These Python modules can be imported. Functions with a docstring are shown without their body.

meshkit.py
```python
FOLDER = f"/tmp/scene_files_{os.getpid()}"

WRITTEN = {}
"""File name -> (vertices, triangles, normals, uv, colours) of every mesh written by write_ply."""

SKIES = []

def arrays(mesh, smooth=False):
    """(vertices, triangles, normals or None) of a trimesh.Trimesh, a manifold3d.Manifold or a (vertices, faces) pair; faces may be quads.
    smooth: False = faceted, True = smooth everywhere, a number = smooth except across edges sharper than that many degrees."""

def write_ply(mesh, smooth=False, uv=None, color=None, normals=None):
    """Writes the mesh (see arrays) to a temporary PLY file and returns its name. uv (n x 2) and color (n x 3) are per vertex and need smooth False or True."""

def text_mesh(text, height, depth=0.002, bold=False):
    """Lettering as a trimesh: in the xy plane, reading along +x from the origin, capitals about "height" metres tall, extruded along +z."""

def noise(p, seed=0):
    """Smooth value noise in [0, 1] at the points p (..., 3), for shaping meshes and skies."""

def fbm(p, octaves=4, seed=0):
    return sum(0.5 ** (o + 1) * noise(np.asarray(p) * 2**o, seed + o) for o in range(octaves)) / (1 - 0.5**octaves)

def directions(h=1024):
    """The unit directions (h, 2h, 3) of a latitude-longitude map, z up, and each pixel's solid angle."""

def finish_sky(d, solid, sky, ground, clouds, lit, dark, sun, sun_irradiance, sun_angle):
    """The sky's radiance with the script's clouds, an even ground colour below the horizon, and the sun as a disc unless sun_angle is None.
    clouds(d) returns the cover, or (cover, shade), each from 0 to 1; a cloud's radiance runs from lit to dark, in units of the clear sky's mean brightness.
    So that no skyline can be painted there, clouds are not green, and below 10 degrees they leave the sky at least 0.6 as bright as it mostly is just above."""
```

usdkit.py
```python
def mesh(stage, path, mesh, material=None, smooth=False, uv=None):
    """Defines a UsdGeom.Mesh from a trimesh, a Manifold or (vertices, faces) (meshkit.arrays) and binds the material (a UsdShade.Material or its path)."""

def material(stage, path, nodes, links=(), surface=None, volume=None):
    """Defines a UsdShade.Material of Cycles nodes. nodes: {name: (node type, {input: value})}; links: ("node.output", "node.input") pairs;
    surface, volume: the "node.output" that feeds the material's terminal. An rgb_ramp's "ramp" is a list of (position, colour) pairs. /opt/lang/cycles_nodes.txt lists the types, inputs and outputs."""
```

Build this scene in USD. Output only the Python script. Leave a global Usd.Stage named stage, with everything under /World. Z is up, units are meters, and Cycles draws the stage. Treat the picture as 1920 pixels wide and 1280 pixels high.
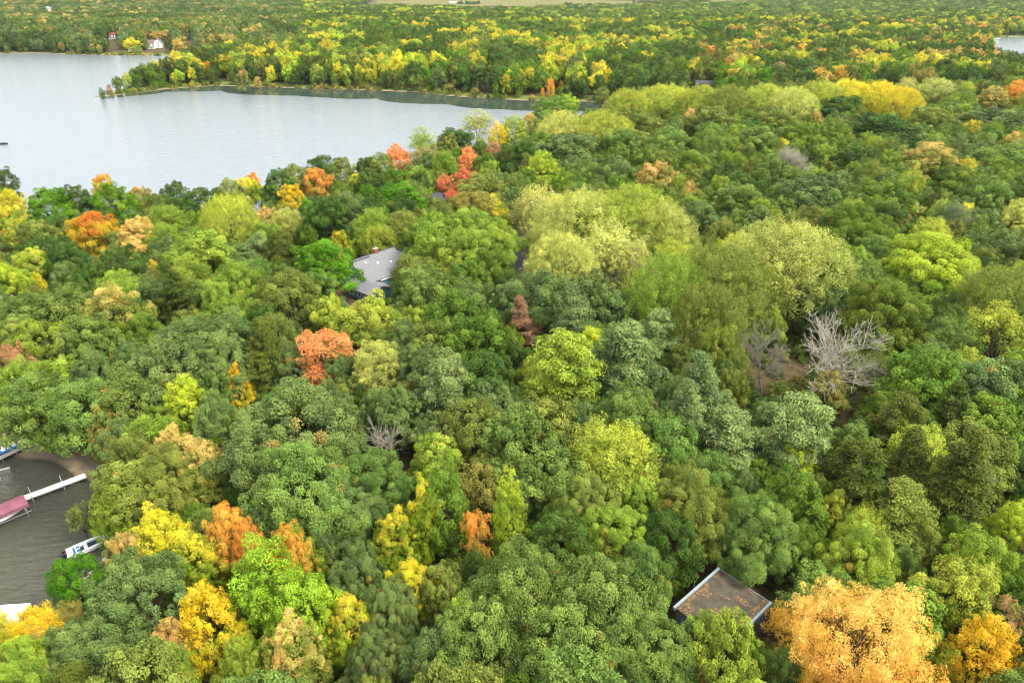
import math, random
import numpy as np
import trimesh, shapely, manifold3d
import shapely.geometry as sg
import usdkit, meshkit
from pxr import Usd, UsdGeom, UsdLux, UsdShade, Gf, Sdf, Vt

stage = Usd.Stage.CreateInMemory()
UsdGeom.Xform.Define(stage, '/World')
UsdGeom.Scope.Define(stage, '/World/Looks')

# ---------------------------------------------------------------- camera, sky, sun, exposure
CAM_H, PITCH, TX = 72.0, math.radians(27.5), 0.75
FPX = 960 / TX
cam = UsdGeom.Camera.Define(stage, '/World/camera')
cam.CreateHorizontalApertureAttr(36.0)
cam.CreateFocalLengthAttr(36.0 / (2 * TX))
cam.CreateClippingRangeAttr((0.5, 20000.0))
cam.AddTransformOp().Set(Gf.Matrix4d().SetLookAt(Gf.Vec3d(0, 0, CAM_H), Gf.Vec3d(0, math.cos(PITCH), CAM_H - math.sin(PITCH)), Gf.Vec3d(0, 0, 1)).GetInverse())
cam.CreateExposureAttr(1.98)
SUN_EL, SUN_AZ = math.radians(50), math.radians(118)      # azimuth = atan2(x, y) of the direction towards the sun
sky = UsdLux.DomeLight.Define(stage, '/World/sky')
sky_mat = usdkit.material(stage, '/World/Looks/sky', {     # an overcast sky: a third as bright at the horizon as overhead
    's': ('sky_texture', {'sky_type': 'single_scattering', 'sun_disc': False, 'sun_elevation': SUN_EL, 'sun_rotation': SUN_AZ, 'aerosol_density': 1.5}),
    'tc': ('texture_coordinate', {}),
    'mp': ('mapping', {'scale': (1.0, 1.0, 2.5)}),
    'n': ('noise_texture', {'scale': 2.2, 'detail': 5, 'roughness': 0.55}),
    'r': ('rgb_ramp', {'ramp': [(0.30, (2.2, 2.26, 2.34)), (0.55, (2.58, 2.63, 2.68)), (0.75, (2.95, 2.98, 3.0))]}),
    'sp': ('separate_xyz', {}), 'ov': ('map_range', {'from_min': 0.0, 'from_max': 1.0, 'to_min': 0.95, 'to_max': 1.36, 'clamp': True}),
    'mu': ('vector_math', {'math_type': 'scale'}),
    'm': ('mix', {'fac': 0.97}),
    'b': ('background_shader', {'strength': 0.15})},
    [('tc.generated', 'mp.vector'), ('mp.vector', 'n.vector'), ('n.fac', 'r.fac'), ('tc.generated', 'sp.vector'), ('sp.z', 'ov.value'), ('r.color', 'mu.vector1'), ('ov.result', 'mu.scale'),
     ('s.color', 'm.color1'), ('mu.vector', 'm.color2'), ('m.color', 'b.color')], surface='b.background')
UsdShade.MaterialBindingAPI.Apply(sky.GetPrim()).Bind(sky_mat)
sky.GetPrim().SetCustomDataByKey('kind', 'structure')
sun = UsdLux.DistantLight.Define(stage, '/World/sun')
sun.CreateIntensityAttr(0.4); sun.CreateAngleAttr(12.0); sun.CreateColorAttr(Gf.Vec3f(1.0, 0.94, 0.84))
sun.GetPrim().CreateAttribute('inputs:normalize', Sdf.ValueTypeNames.Bool).Set(True)
to_sun = Gf.Vec3d(math.sin(SUN_AZ) * math.cos(SUN_EL), math.cos(SUN_AZ) * math.cos(SUN_EL), math.sin(SUN_EL))
sun.AddTransformOp().Set(Gf.Matrix4d().SetLookAt(to_sun * 10, Gf.Vec3d(0, 0, 0), Gf.Vec3d(0, 0, 1)).GetInverse())

# ---------------------------------------------------------------- helpers
def at(px, py, z=0.0):
    """The point of the plane at height z that stands at that place of the 1920 x 1280 photograph."""
    u, v = (px - 960) / FPX, (640 - py) / FPX
    d = np.array([u, math.cos(PITCH) + v * math.sin(PITCH), -math.sin(PITCH) + v * math.cos(PITCH)])
    t = (z - CAM_H) / d[2]
    return np.array([d[0] * t, d[1] * t, z])

def depth_of(p):
    p = np.asarray(p, float)
    return p[..., 1] * math.cos(PITCH) - (p[..., 2] - CAM_H) * math.sin(PITCH)

def project(p):
    p = np.asarray(p, float)
    dz = p[..., 2] - CAM_H
    dep = p[..., 1] * math.cos(PITCH) - dz * math.sin(PITCH)
    up = p[..., 1] * math.sin(PITCH) + dz * math.cos(PITCH)
    return np.stack([960 + FPX * p[..., 0] / dep, 640 - FPX * up / dep], -1)

taken = {}
def numbered(parent, name):
    k = (parent, name)
    taken[k] = taken.get(k, 0) + 1
    return name if taken[k] == 1 else f'{name}_{taken[k] - 1:03d}'

def path_of(parent):
    return '/World' if parent is None else (parent if isinstance(parent, str) else str(parent.GetPath()))

def say(prim, label=None, cat=None, group=None, kind=None):
    for k, v in (('label', label), ('category', cat), ('group', group), ('kind', kind)):
        if v:
            prim.SetCustomDataByKey(k, v)
    return prim

def obj(name, mesh, mat, parent=None, smooth=False, label=None, cat=None, group=None, kind=None):
    base = path_of(parent)
    m = usdkit.mesh(stage, base + '/' + numbered(base, name), mesh, mat, smooth)
    return say(m.GetPrim(), label, cat, group, kind)

def thing(name, label, cat, loc=(0, 0, 0), rotz=0.0, group=None):
    x = UsdGeom.Xform.Define(stage, '/World/' + numbered('/World', name))
    x.AddTranslateOp().Set(Gf.Vec3d(*map(float, loc)))
    if rotz:
        x.AddRotateZOp().Set(math.degrees(rotz))
    return say(x.GetPrim(), label, cat, group)

def lin(c):
    c = np.asarray(c, float) / 255
    return tuple(float(x) for x in np.where(c < 0.04045, c / 12.92, ((c + 0.055) / 1.055) ** 2.4))

def box(x0, x1, y0, y1, z0, z1):
    m = trimesh.creation.box([x1 - x0, y1 - y0, z1 - z0]); m.apply_translation([(x0 + x1) / 2, (y0 + y1) / 2, (z0 + z1) / 2]); return m

def join(*ms):
    return trimesh.util.concatenate(list(ms))

def tube(points, radii, sides=6):
    p = np.asarray(points, float); r = np.broadcast_to(np.asarray(radii, float), (len(p),))
    t = np.gradient(p, axis=0); t /= np.linalg.norm(t, axis=1, keepdims=True) + 1e-9
    ref = np.where(np.abs(t[:, 2:]) < 0.9, [[0, 0, 1.0]], [[1.0, 0, 0]])
    a = np.cross(t, ref); a /= np.linalg.norm(a, axis=1, keepdims=True) + 1e-9
    b = np.cross(t, a); ang = np.arange(sides) * 2 * math.pi / sides
    v = p[:, None] + r[:, None, None] * (np.cos(ang)[None, :, None] * a[:, None] + np.sin(ang)[None, :, None] * b[:, None])
    i, j = np.meshgrid(np.arange(len(p) - 1), np.arange(sides), indexing='ij')
    q = np.stack([i * sides + j, i * sides + (j + 1) % sides, (i + 1) * sides + (j + 1) % sides, (i + 1) * sides + j], -1).reshape(-1, 4)
    f = np.vstack([q[:, [0, 1, 2]], q[:, [0, 2, 3]]])[:, ::-1]
    return v.reshape(-1, 3), f

def merge(parts):
    vs, fs, n = [], [], 0
    for v, f in parts:
        vs.append(v); fs.append(f + n); n += len(v)
    return np.vstack(vs), np.vstack(fs)

def prism(poly, z0, z1):
    m = trimesh.creation.extrude_polygon(poly, z1 - z0, engine='earcut'); m.apply_translation([0, 0, z0]); return m

# ---------------------------------------------------------------- materials
def plain(name, rgb, rough=0.6, spec=0.4, grain=0.0, scale=3.0, rgb2=None, bump=0.0, metal=0.0, detail=5):
    c = lin(rgb)
    if not grain and rgb2 is None:
        return usdkit.material(stage, '/World/Looks/' + name, {'p': ('principled_bsdf', {'base_color': c, 'roughness': rough, 'specular_ior_level': spec, 'metallic': metal})}, surface='p.BSDF')
    c2 = lin(rgb2) if rgb2 is not None else tuple(x * (1 - grain) for x in c)
    nodes = {'g': ('geometry', {}), 'n': ('noise_texture', {'scale': scale, 'detail': detail, 'roughness': 0.6}),
             'r': ('rgb_ramp', {'ramp': [(0.32, c2), (0.68, c)]}), 'p': ('principled_bsdf', {'roughness': rough, 'specular_ior_level': spec, 'metallic': metal})}
    links = [('g.position', 'n.vector'), ('n.fac', 'r.fac'), ('r.color', 'p.base_color')]
    if bump:
        nodes['b'] = ('bump', {'strength': 0.6, 'distance': bump}); links += [('n.fac', 'b.height'), ('b.normal', 'p.normal')]
    return usdkit.material(stage, '/World/Looks/' + name, nodes, links, surface='p.BSDF')

PAL = {   # name: (darker leaf, lighter leaf, words, top colour or None, colour of the lower crown or None)
    'dg': ((56, 84, 38), (100, 130, 60), 'dark green', None, None),
    'bg': ((80, 106, 62), (134, 158, 92), 'grey-green', None, None),
    'sg': ((82, 114, 56), (142, 170, 90), 'soft green', None, None),
    'g':  ((80, 112, 44), (134, 162, 72), 'mid green', None, None),
    'vg': ((70, 114, 34), (120, 164, 58), 'vivid green', None, None),
    'lg': ((110, 144, 56), (168, 192, 88), 'light green', None, None),
    'bl': ((108, 152, 46), (174, 204, 86), 'bright green', None, None),
    'og': ((100, 116, 46), (152, 164, 76), 'olive green', None, None),
    'yg': ((142, 158, 52), (198, 204, 86), 'yellow-green', None, (112, 138, 54)),
    'pl': ((158, 162, 72), (214, 214, 116), 'pale yellow-green', None, (134, 140, 72)),
    'lm': ((142, 170, 46), (202, 216, 78), 'lime green', None, (104, 142, 50)),
    'ye': ((214, 174, 34), (246, 216, 80), 'golden yellow', None, (158, 166, 56)),
    'ly': ((200, 188, 44), (236, 222, 82), 'lemon yellow', None, (150, 164, 58)),
    'or': ((214, 146, 58), (242, 188, 98), 'orange', None, (160, 152, 64)),
    'pe': ((230, 184, 80), (252, 224, 130), 'golden orange', None, (224, 178, 78)),
    'co': ((216, 128, 76), (242, 172, 118), 'coral red', None, (200, 136, 84)),
    'rd': ((206, 108, 74), (232, 148, 108), 'red', None, (152, 124, 70)),
    'ta': ((182, 148, 76), (222, 190, 114), 'tan', None, (140, 134, 66)),
    'br': ((146, 108, 80), (182, 142, 110), 'rusty brown', None, None),
    'bo': ((122, 116, 54), (170, 156, 82), 'brownish olive', None, (98, 112, 52)),
    'pn': ((66, 84, 36), (110, 126, 58), 'dark olive', None, None),
    'pg': ((94, 118, 72), (148, 170, 106), 'pale grey-green', None, None),
    'gO': ((92, 132, 44), (154, 180, 74), 'green and orange-topped', (226, 170, 92), None),
    'gY': ((100, 134, 46), (162, 182, 72), 'green and yellow-topped', (226, 204, 92), None),
    'yO': ((196, 174, 50), (236, 208, 84), 'yellow and orange-topped', (228, 150, 66), (140, 152, 58)),
    'oR': ((212, 164, 48), (244, 198, 74), 'orange and red-topped', (216, 104, 66), (170, 160, 58)),
    'gT': ((106, 122, 48), (160, 168, 76), 'olive and tan-topped', (216, 184, 108), None),
    'gR': ((94, 118, 54), (144, 152, 80), 'green and pink-flecked', (186, 136, 108), None),
}
GREEN_KEYS = {'dg', 'bg', 'sg', 'g', 'vg', 'lg', 'bl', 'pg', 'pn', 'gO', 'gY', 'gR'}
def leaf_material(key):
    a, b, _, top, low = PAL[key]
    name = 'leaf_' + PAL[key][2].replace(' ', '_').replace('-', '_')
    nodes = {
        't': ('attribute', {'attribute': 'tint'}), 'o': ('object_info', {}),
        'm': ('mix', {'color1': lin([x * (0.66 if PAL[key][4] is None and key != 'br' else 0.88) for x in a]), 'color2': lin(b)}),
        'hu': ('map_range', {'from_min': 0.0, 'from_max': 1.0, 'to_min': 0.484 if key in GREEN_KEYS else 0.49, 'to_max': 0.510 if key in GREEN_KEYS else 0.51}),
        'o2': ('math', {'math_type': 'multiply', 'value2': 7.31}), 'o3': ('math', {'math_type': 'fraction'}),
        'va': ('map_range', {'from_min': 0.0, 'from_max': 1.0, 'to_min': 0.86, 'to_max': 1.14}),
        'h': ('hsv', {'saturation': 1.10 if key in GREEN_KEYS else 1.04}), 'tu': ('attribute', {'attribute': 'turned'}), 'pa': ('attribute', {'attribute': 'patch'}), 'pv': ('map_range', {'from_min': 0.2, 'from_max': 0.8, 'to_min': 0.84, 'to_max': 1.16}), 'ph': ('map_range', {'from_min': 0.2, 'from_max': 0.8, 'to_min': 0.012, 'to_max': -0.012}), 'vm': ('math', {'math_type': 'multiply'}), 'hs': ('math', {'math_type': 'add'}), 'w': ('mix', {'color2': lin((196, 158, 92))}),
        'p': ('principled_bsdf', {'roughness': 0.55, 'specular_ior_level': 0.15}),
        'tr': ('translucent_bsdf', {}), 'x': ('mix_closure', {'fac': 0.16})}
    links = [('tu.fac', 'w.fac'), ('w.color', 'h.color'), ('t.fac', 'm.fac'), ('o.random', 'hu.value'), ('o.random', 'o2.value1'), ('o2.value', 'o3.value1'), ('o3.value', 'va.value'), ('pa.fac', 'pv.value'), ('va.result', 'vm.value1'), ('pv.result', 'vm.value2'), ('pa.fac', 'ph.value'), ('ph.result', 'hs.value1'), ('hu.result', 'hs.value2'),
             ('hs.value', 'h.hue'), ('vm.value', 'h.value'), ('h.color', 'p.base_color'), ('h.color', 'tr.color'), ('p.BSDF', 'x.closure1'), ('tr.BSDF', 'x.closure2')]
    last = 'm.color'
    if top or low:
        nodes['hi'] = ('attribute', {'attribute': 'autumn'})
    if low:
        nodes |= {'lr': ('map_range', {'from_min': 0.64, 'from_max': 0.16, 'to_min': 0.0, 'to_max': 0.9, 'clamp': True}), 'ml': ('mix', {'color2': lin(low)})}
        links += [('hi.fac', 'lr.value'), ('lr.result', 'ml.fac'), (last, 'ml.color1')]; last = 'ml.color'
    if top:
        nodes |= {'hr': ('map_range', {'from_min': 0.52, 'from_max': 0.86, 'clamp': True}), 'm2': ('mix', {'color2': lin(top)})}
        links += [('hi.fac', 'hr.value'), ('hr.result', 'm2.fac'), (last, 'm2.color1')]; last = 'm2.color'
    links += [(last, 'w.color1')]
    return usdkit.material(stage, '/World/Looks/' + name, nodes, links, surface='x.closure')
LEAF = {k: leaf_material(k) for k in PAL}
BARK = plain('bark', (92, 80, 66), 0.9, 0.2, 0.4, 4.0)
PALE_BARK = plain('pale_bark', (168, 161, 142), 0.85, 0.2, 0.25, 2.0)
GREY_BARK = plain('grey_bark', (134, 128, 114), 0.9, 0.2, 0.25, 2.0)

# ---------------------------------------------------------------- the air
obj('haze', box(-5100, 5100, -300, 6100, -4.0, 96.0), usdkit.material(stage, '/World/Looks/haze', {'v': ('principled_volume', {'color': (0.86, 0.92, 1.0), 'density': 0.00002, 'anisotropy': 0.2})}, volume='v.volume'), kind='stuff')

# ---------------------------------------------------------------- the lie of the land
def poly(pts):
    return sg.Polygon([tuple(at(x, y, 0.0)[:2]) for x, y in pts])
LAKE = poly([(-1500, 108), (-500, 104), (0, 101), (60, 100), (190, 104), (330, 105), (420, 102), (520, 97), (560, 100), (480, 108), (400, 124), (300, 147), (235, 168), (176, 182),
             (200, 181), (250, 175), (320, 167), (400, 161.5), (480, 163), (600, 168), (700, 170.5), (780, 173.5), (850, 181), (920, 186), (1000, 190), (1100, 191), (1150, 193),
             (1160, 205), (1150, 240), (1000, 268), (900, 310), (800, 352), (640, 400), (500, 438), (350, 458), (200, 468), (60, 474), (26, 432), (14, 394), (-60, 384), (-300, 380), (-900, 372), (-1500, 360)])
BAY = poly([(-900, 812), (-300, 835), (-60, 852), (20, 856), (60, 860), (100, 866), (132, 884), (146, 897), (166, 899), (186, 918), (204, 945), (214, 985), (206, 1030),
            (178, 1062), (142, 1092), (110, 1140), (60, 1166), (0, 1180), (-300, 1200), (-900, 1180)])
POND = poly([(2600, 62), (2300, 66), (1990, 68), (1880, 70), (1862, 76), (1864, 90), (1880, 108), (1990, 118), (2300, 120), (2600, 112)])
WATER = shapely.union_all([LAKE, BAY, POND])
shapely.prepare(WATER)

def shore_distance(x, y):
    p = shapely.points(np.asarray(x, float), np.asarray(y, float))
    d = shapely.distance(p, WATER.boundary)
    return np.where(shapely.contains(WATER, p), -d, d)

HOUSE_O, HOUSE_A = np.array([-32.6, 145.4]), math.atan2(-0.65, 0.76)
def ground_height(x, y, d=None):
    x, y = np.asarray(x, float), np.asarray(y, float)
    d = shore_distance(x, y) if d is None else d
    r = np.hypot(x, y)
    n = meshkit.fbm(np.stack([x / 160, y / 160, 0 * x], -1), 3, 4)
    land = 0.06 * np.minimum(d, 5) + 5.2 * (1 - np.exp(-np.maximum(d - 5, 0) / 38.0)) + np.clip((d - 20) / 120, 0, 1) * (n - 0.5) * 7
    land = land + np.maximum(r - 1700, 0) * 0.006 + np.clip((r - 600) / 300, 0, 1) * np.clip((d - 20) / 100, 0, 1) * 3
    pad = np.exp(-((x + 38) ** 2 + (y - 158) ** 2) / (2 * 22.0 ** 2))
    land = land * (1 - pad) + 6.0 * pad
    return np.where(d >= 0, land, np.maximum(0.09 * d, -2.2))

def lines(parts):
    out = [parts[0][0]]
    for a, b, s in parts:
        n = max(1, int(round((b - a) / s)))
        out += list(np.linspace(a, b, n + 1)[1:])
    return np.array(out)
gx = lines([(-5000, -2500, 250), (-2500, -1100, 70), (-1100, -700, 16), (-700, -130, 6), (-130, -40, 1.6), (-40, 130, 4), (130, 700, 8), (700, 1300, 20), (1300, 2500, 70), (2500, 5000, 250)])
gy = lines([(-200, 20, 20), (20, 44, 4), (44, 125, 1.6), (125, 420, 4), (420, 960, 5.5), (960, 1400, 14), (1400, 3000, 60), (3000, 6000, 200)])
X, Y = np.meshgrid(gx, gy, indexing='ij')
Z = ground_height(X.ravel(), Y.ravel()).reshape(X.shape)
ii, jj = np.meshgrid(np.arange(len(gx) - 1), np.arange(len(gy) - 1), indexing='ij')
nY = len(gy)
quads = np.stack([ii * nY + jj, (ii + 1) * nY + jj, (ii + 1) * nY + jj + 1, ii * nY + jj + 1], -1).reshape(-1, 4)
ground_mat = usdkit.material(stage, '/World/Looks/ground', {
    'g': ('geometry', {}), 's': ('separate_xyz', {}),
    'n': ('noise_texture', {'scale': 0.6, 'detail': 6, 'roughness': 0.65}),
    'n2': ('noise_texture', {'scale': 7.0, 'detail': 5, 'roughness': 0.7}),
    'v': ('voronoi_texture', {'scale': 5.0}),
    'litter': ('rgb_ramp', {'ramp': [(0.3, lin((58, 48, 36))), (0.5, lin((86, 72, 48))), (0.7, lin((74, 84, 44)))]}),
    'gravel': ('rgb_ramp', {'ramp': [(0.25, lin((92, 80, 64))), (0.55, lin((136, 120, 98))), (0.8, lin((190, 174, 146)))]}),
    'grass': ('rgb_ramp', {'ramp': [(0.3, lin((78, 92, 36))), (0.7, lin((122, 132, 58)))]}),
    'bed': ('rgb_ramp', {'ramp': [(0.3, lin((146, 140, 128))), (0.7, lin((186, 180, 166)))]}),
    'weed': ('rgb_ramp', {'ramp': [(0.3, lin((52, 50, 26))), (0.7, lin((84, 76, 40)))]}), 'wy': ('math', {'math_type': 'multiply_add', 'value2': 10.0}), 'wr': ('map_range', {'from_min': 76.0, 'from_max': 88.0, 'clamp': True}), 'mb': ('mix', {}),  # dark weed, with the shade and reflection of trees painted into the bed colour
    'zj': ('math', {'math_type': 'multiply_add', 'value2': 0.22}),
    'r1': ('map_range', {'from_min': -0.02, 'from_max': 0.06, 'clamp': True}),
    'r2': ('map_range', {'from_min': 0.36, 'from_max': 0.46, 'clamp': True}),
    'r3': ('map_range', {'from_min': 1.2, 'from_max': 2.0, 'clamp': True}),
    'm1': ('mix', {}), 'm2': ('mix', {}), 'm3': ('mix', {}),
    'b': ('bump', {'strength': 0.7, 'distance': 0.08}),
    'p': ('principled_bsdf', {'roughness': 0.95, 'specular_ior_level': 0.2})},
    [('g.position', 's.vector'), ('g.position', 'n.vector'), ('g.position', 'n2.vector'), ('g.position', 'v.vector'),
     ('n.fac', 'litter.fac'), ('n2.fac', 'gravel.fac'), ('n2.fac', 'grass.fac'), ('n.fac', 'bed.fac'),
     ('n.fac', 'zj.value1'), ('s.z', 'zj.value3'), ('zj.value', 'r2.value'), ('s.z', 'r1.value'), ('zj.value', 'r3.value'),
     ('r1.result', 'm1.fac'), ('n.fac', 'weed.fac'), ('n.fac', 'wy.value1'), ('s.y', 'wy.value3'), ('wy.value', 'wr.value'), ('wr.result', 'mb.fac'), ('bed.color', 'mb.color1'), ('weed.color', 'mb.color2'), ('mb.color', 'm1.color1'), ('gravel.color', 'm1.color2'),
     ('r2.result', 'm2.fac'), ('m1.color', 'm2.color1'), ('grass.color', 'm2.color2'),
     ('r3.result', 'm3.fac'), ('m2.color', 'm3.color1'), ('litter.color', 'm3.color2'),
     ('n2.fac', 'b.height'), ('b.normal', 'p.normal'), ('m3.color', 'p.base_color')], surface='p.BSDF')
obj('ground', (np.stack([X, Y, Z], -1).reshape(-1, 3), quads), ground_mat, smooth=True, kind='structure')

def water_material(name, deep, see, rough, s1, s2, dist, stretch=(1, 1, 1), rot=0.0):
    nodes = {'g': ('geometry', {}), 'mp': ('mapping', {'scale': stretch, 'rotation': (0, 0, rot)}),
             'w1': ('noise_texture', {'scale': s1, 'detail': 3, 'roughness': 0.5, 'distortion': 0.4}),
             'w2': ('noise_texture', {'scale': s2, 'detail': 3, 'roughness': 0.5}),
             'a': ('math', {'math_type': 'multiply_add', 'value2': 0.45}),
             'b': ('bump', {'strength': 1.0, 'distance': dist}),
             'f': ('fresnel', {'IOR': 1.333}),
             'd': ('diffuse_bsdf', {'color': lin(deep)}), 't': ('transparent_bsdf', {'color': (0.72, 0.72, 0.68)}),
             'u': ('mix_closure', {'fac': see}),
             'gl': ('glossy_bsdf', {'color': (1, 1, 1), 'roughness': rough}), 'x': ('mix_closure', {})}
    links = [('g.position', 'mp.vector'), ('mp.vector', 'w1.vector'), ('mp.vector', 'w2.vector'), ('w2.fac', 'a.value1'), ('w1.fac', 'a.value3'), ('a.value', 'b.height'),
             ('b.normal', 'f.normal'), ('b.normal', 'gl.normal'), ('f.fac', 'x.fac'), ('d.BSDF', 'u.closure1'), ('t.BSDF', 'u.closure2'), ('u.closure', 'x.closure1'), ('gl.BSDF', 'x.closure2')]
    return usdkit.material(stage, '/World/Looks/' + name, nodes, links, surface='x.closure')
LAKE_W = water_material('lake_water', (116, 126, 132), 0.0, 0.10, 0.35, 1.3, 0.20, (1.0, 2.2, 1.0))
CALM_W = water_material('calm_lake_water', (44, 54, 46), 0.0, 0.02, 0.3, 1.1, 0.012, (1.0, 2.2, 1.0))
BAY_W = water_material('bay_water', (50, 52, 42), 0.6, 0.02, 0.55, 2.0, 0.9, (0.6, 2.4, 1.0), -0.6)
def water_sheet(name, p, mat, grow=3.0):
    p = p.buffer(grow, join_style=2) if grow else p
    got = [trimesh.creation.triangulate_polygon(g, engine='earcut') for g in getattr(p, 'geoms', [p]) if g.area > 1]
    v, f = merge(got)
    obj(name, (np.column_stack([v, np.zeros(len(v))]), f), mat, kind='structure')
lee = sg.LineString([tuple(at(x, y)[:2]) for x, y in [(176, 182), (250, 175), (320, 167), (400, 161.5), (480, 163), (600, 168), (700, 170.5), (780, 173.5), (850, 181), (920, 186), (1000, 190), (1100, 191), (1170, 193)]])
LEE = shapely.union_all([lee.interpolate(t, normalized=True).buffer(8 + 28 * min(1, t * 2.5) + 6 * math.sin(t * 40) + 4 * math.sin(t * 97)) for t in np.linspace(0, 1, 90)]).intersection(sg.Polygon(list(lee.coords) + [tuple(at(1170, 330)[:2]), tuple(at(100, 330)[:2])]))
water_sheet('lake', LAKE.difference(LEE), LAKE_W, 0)
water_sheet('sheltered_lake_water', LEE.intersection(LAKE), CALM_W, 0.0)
water_sheet('bay', BAY, BAY_W)
water_sheet('pond', POND, LAKE_W)

# ---------------------------------------------------------------- tree forms (one class prim each; every tree refers to one)
def unit(v):
    return v / (np.linalg.norm(v, axis=-1, keepdims=True) + 1e-9)

def leaf_quads(P, N, L, Wd, rng, fold=0.25, T=None):
    """Folded diamond-shaped leaf sprays at P facing N."""
    n = len(P)
    T = rng.normal(size=(n, 3)) if T is None else T
    T = unit(T - (T * N).sum(1, keepdims=True) * N)
    B = np.cross(N, T)
    L = (L * rng.uniform(0.7, 1.35, n))[:, None]; Wd = (Wd * rng.uniform(0.7, 1.3, n))[:, None]
    v = np.stack([P - T * L / 2, P + B * Wd / 2 + N * Wd * fold, P + T * L / 2, P - B * Wd / 2 + N * Wd * fold], 1)
    i = np.arange(n)[:, None] * 4
    f = np.concatenate([i + [0, 1, 2], i + [0, 2, 3]], 1).reshape(-1, 3)
    return v.reshape(-1, 3), f

def fib(n, rng):
    i = np.arange(n) + 0.5
    z = 1 - 2 * i / n
    a = i * 2.399963 + rng.uniform(0, 6.28)
    r = np.sqrt(1 - z * z)
    return np.stack([r * np.cos(a), r * np.sin(a), z], 1)

def lobe_sites(lobes, spacing, rng, low=-0.55):
    """Places on the outside of a union of ellipsoids (centre, radii), about one per spacing squared, with outward directions."""
    C, O = [], []
    for k, (c, r) in enumerate(lobes):
        n = max(6, int(4 * math.pi * (np.mean(r) ** 2) / spacing ** 2))
        d = fib(n, rng); d = unit(d + rng.normal(size=d.shape) * 0.14)
        p = c + d * r * rng.uniform(0.84, 1.06, (n, 1))
        o = unit(d / r)
        keep = o[:, 2] > low
        for j, (c2, r2) in enumerate(lobes):
            if j != k:
                keep &= (((p - c2) / (r2 * 0.9)) ** 2).sum(1) > 1
        C.append(p[keep]); O.append(o[keep])
    return np.vstack(C), np.vstack(O)

def tufts(C, O, rc, per, L, Wd, rng, stretch=1.0, up=0.35, loose=0.7, deep=0.0):
    """Leaf sprays in a rounded floret at every site. Returns vertices, faces and, for each spray, its tint, height and whether its floret has turned."""
    n = len(C)
    rr = rc * np.clip(np.exp(rng.normal(size=n) * 0.32), 0.5, 1.8)
    C = C + O * rng.normal(size=(n, 1)) * deep
    k = np.maximum(4, (per * (rr / rc) ** 2 * rng.uniform(0.75, 1.2, n)).astype(int))
    idx = np.repeat(np.arange(n), k)
    m = len(idx)
    axis = unit(O + np.array([0, 0, up]) + rng.normal(size=(n, 3)) * 0.28)[idx]
    d = unit(rng.normal(size=(m, 3)) + axis * 0.85)
    rad = rr[idx][:, None] * (0.5 + 0.55 * rng.uniform(size=(m, 1)) ** 0.55)
    off = d * rad
    al = (off * axis).sum(1, keepdims=True)
    off = off + axis * al * (stretch - 1)
    P = C[idx] + off
    N = unit(d * 0.9 + axis * 0.55 + rng.normal(size=(m, 3)) * loose * 0.6)
    v, f = leaf_quads(P, N, L, Wd, rng)
    clump = rng.uniform(size=n)
    tint = np.clip(0.5 * clump[idx] + 0.5 * rng.uniform(size=m), 0, 1)
    turned = np.clip((rng.uniform(size=n) - 0.982) * 70, 0, 1)[idx] * rng.uniform(0.1, 0.8, m)
    return v, f, tint, P[:, 2], turned

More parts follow.
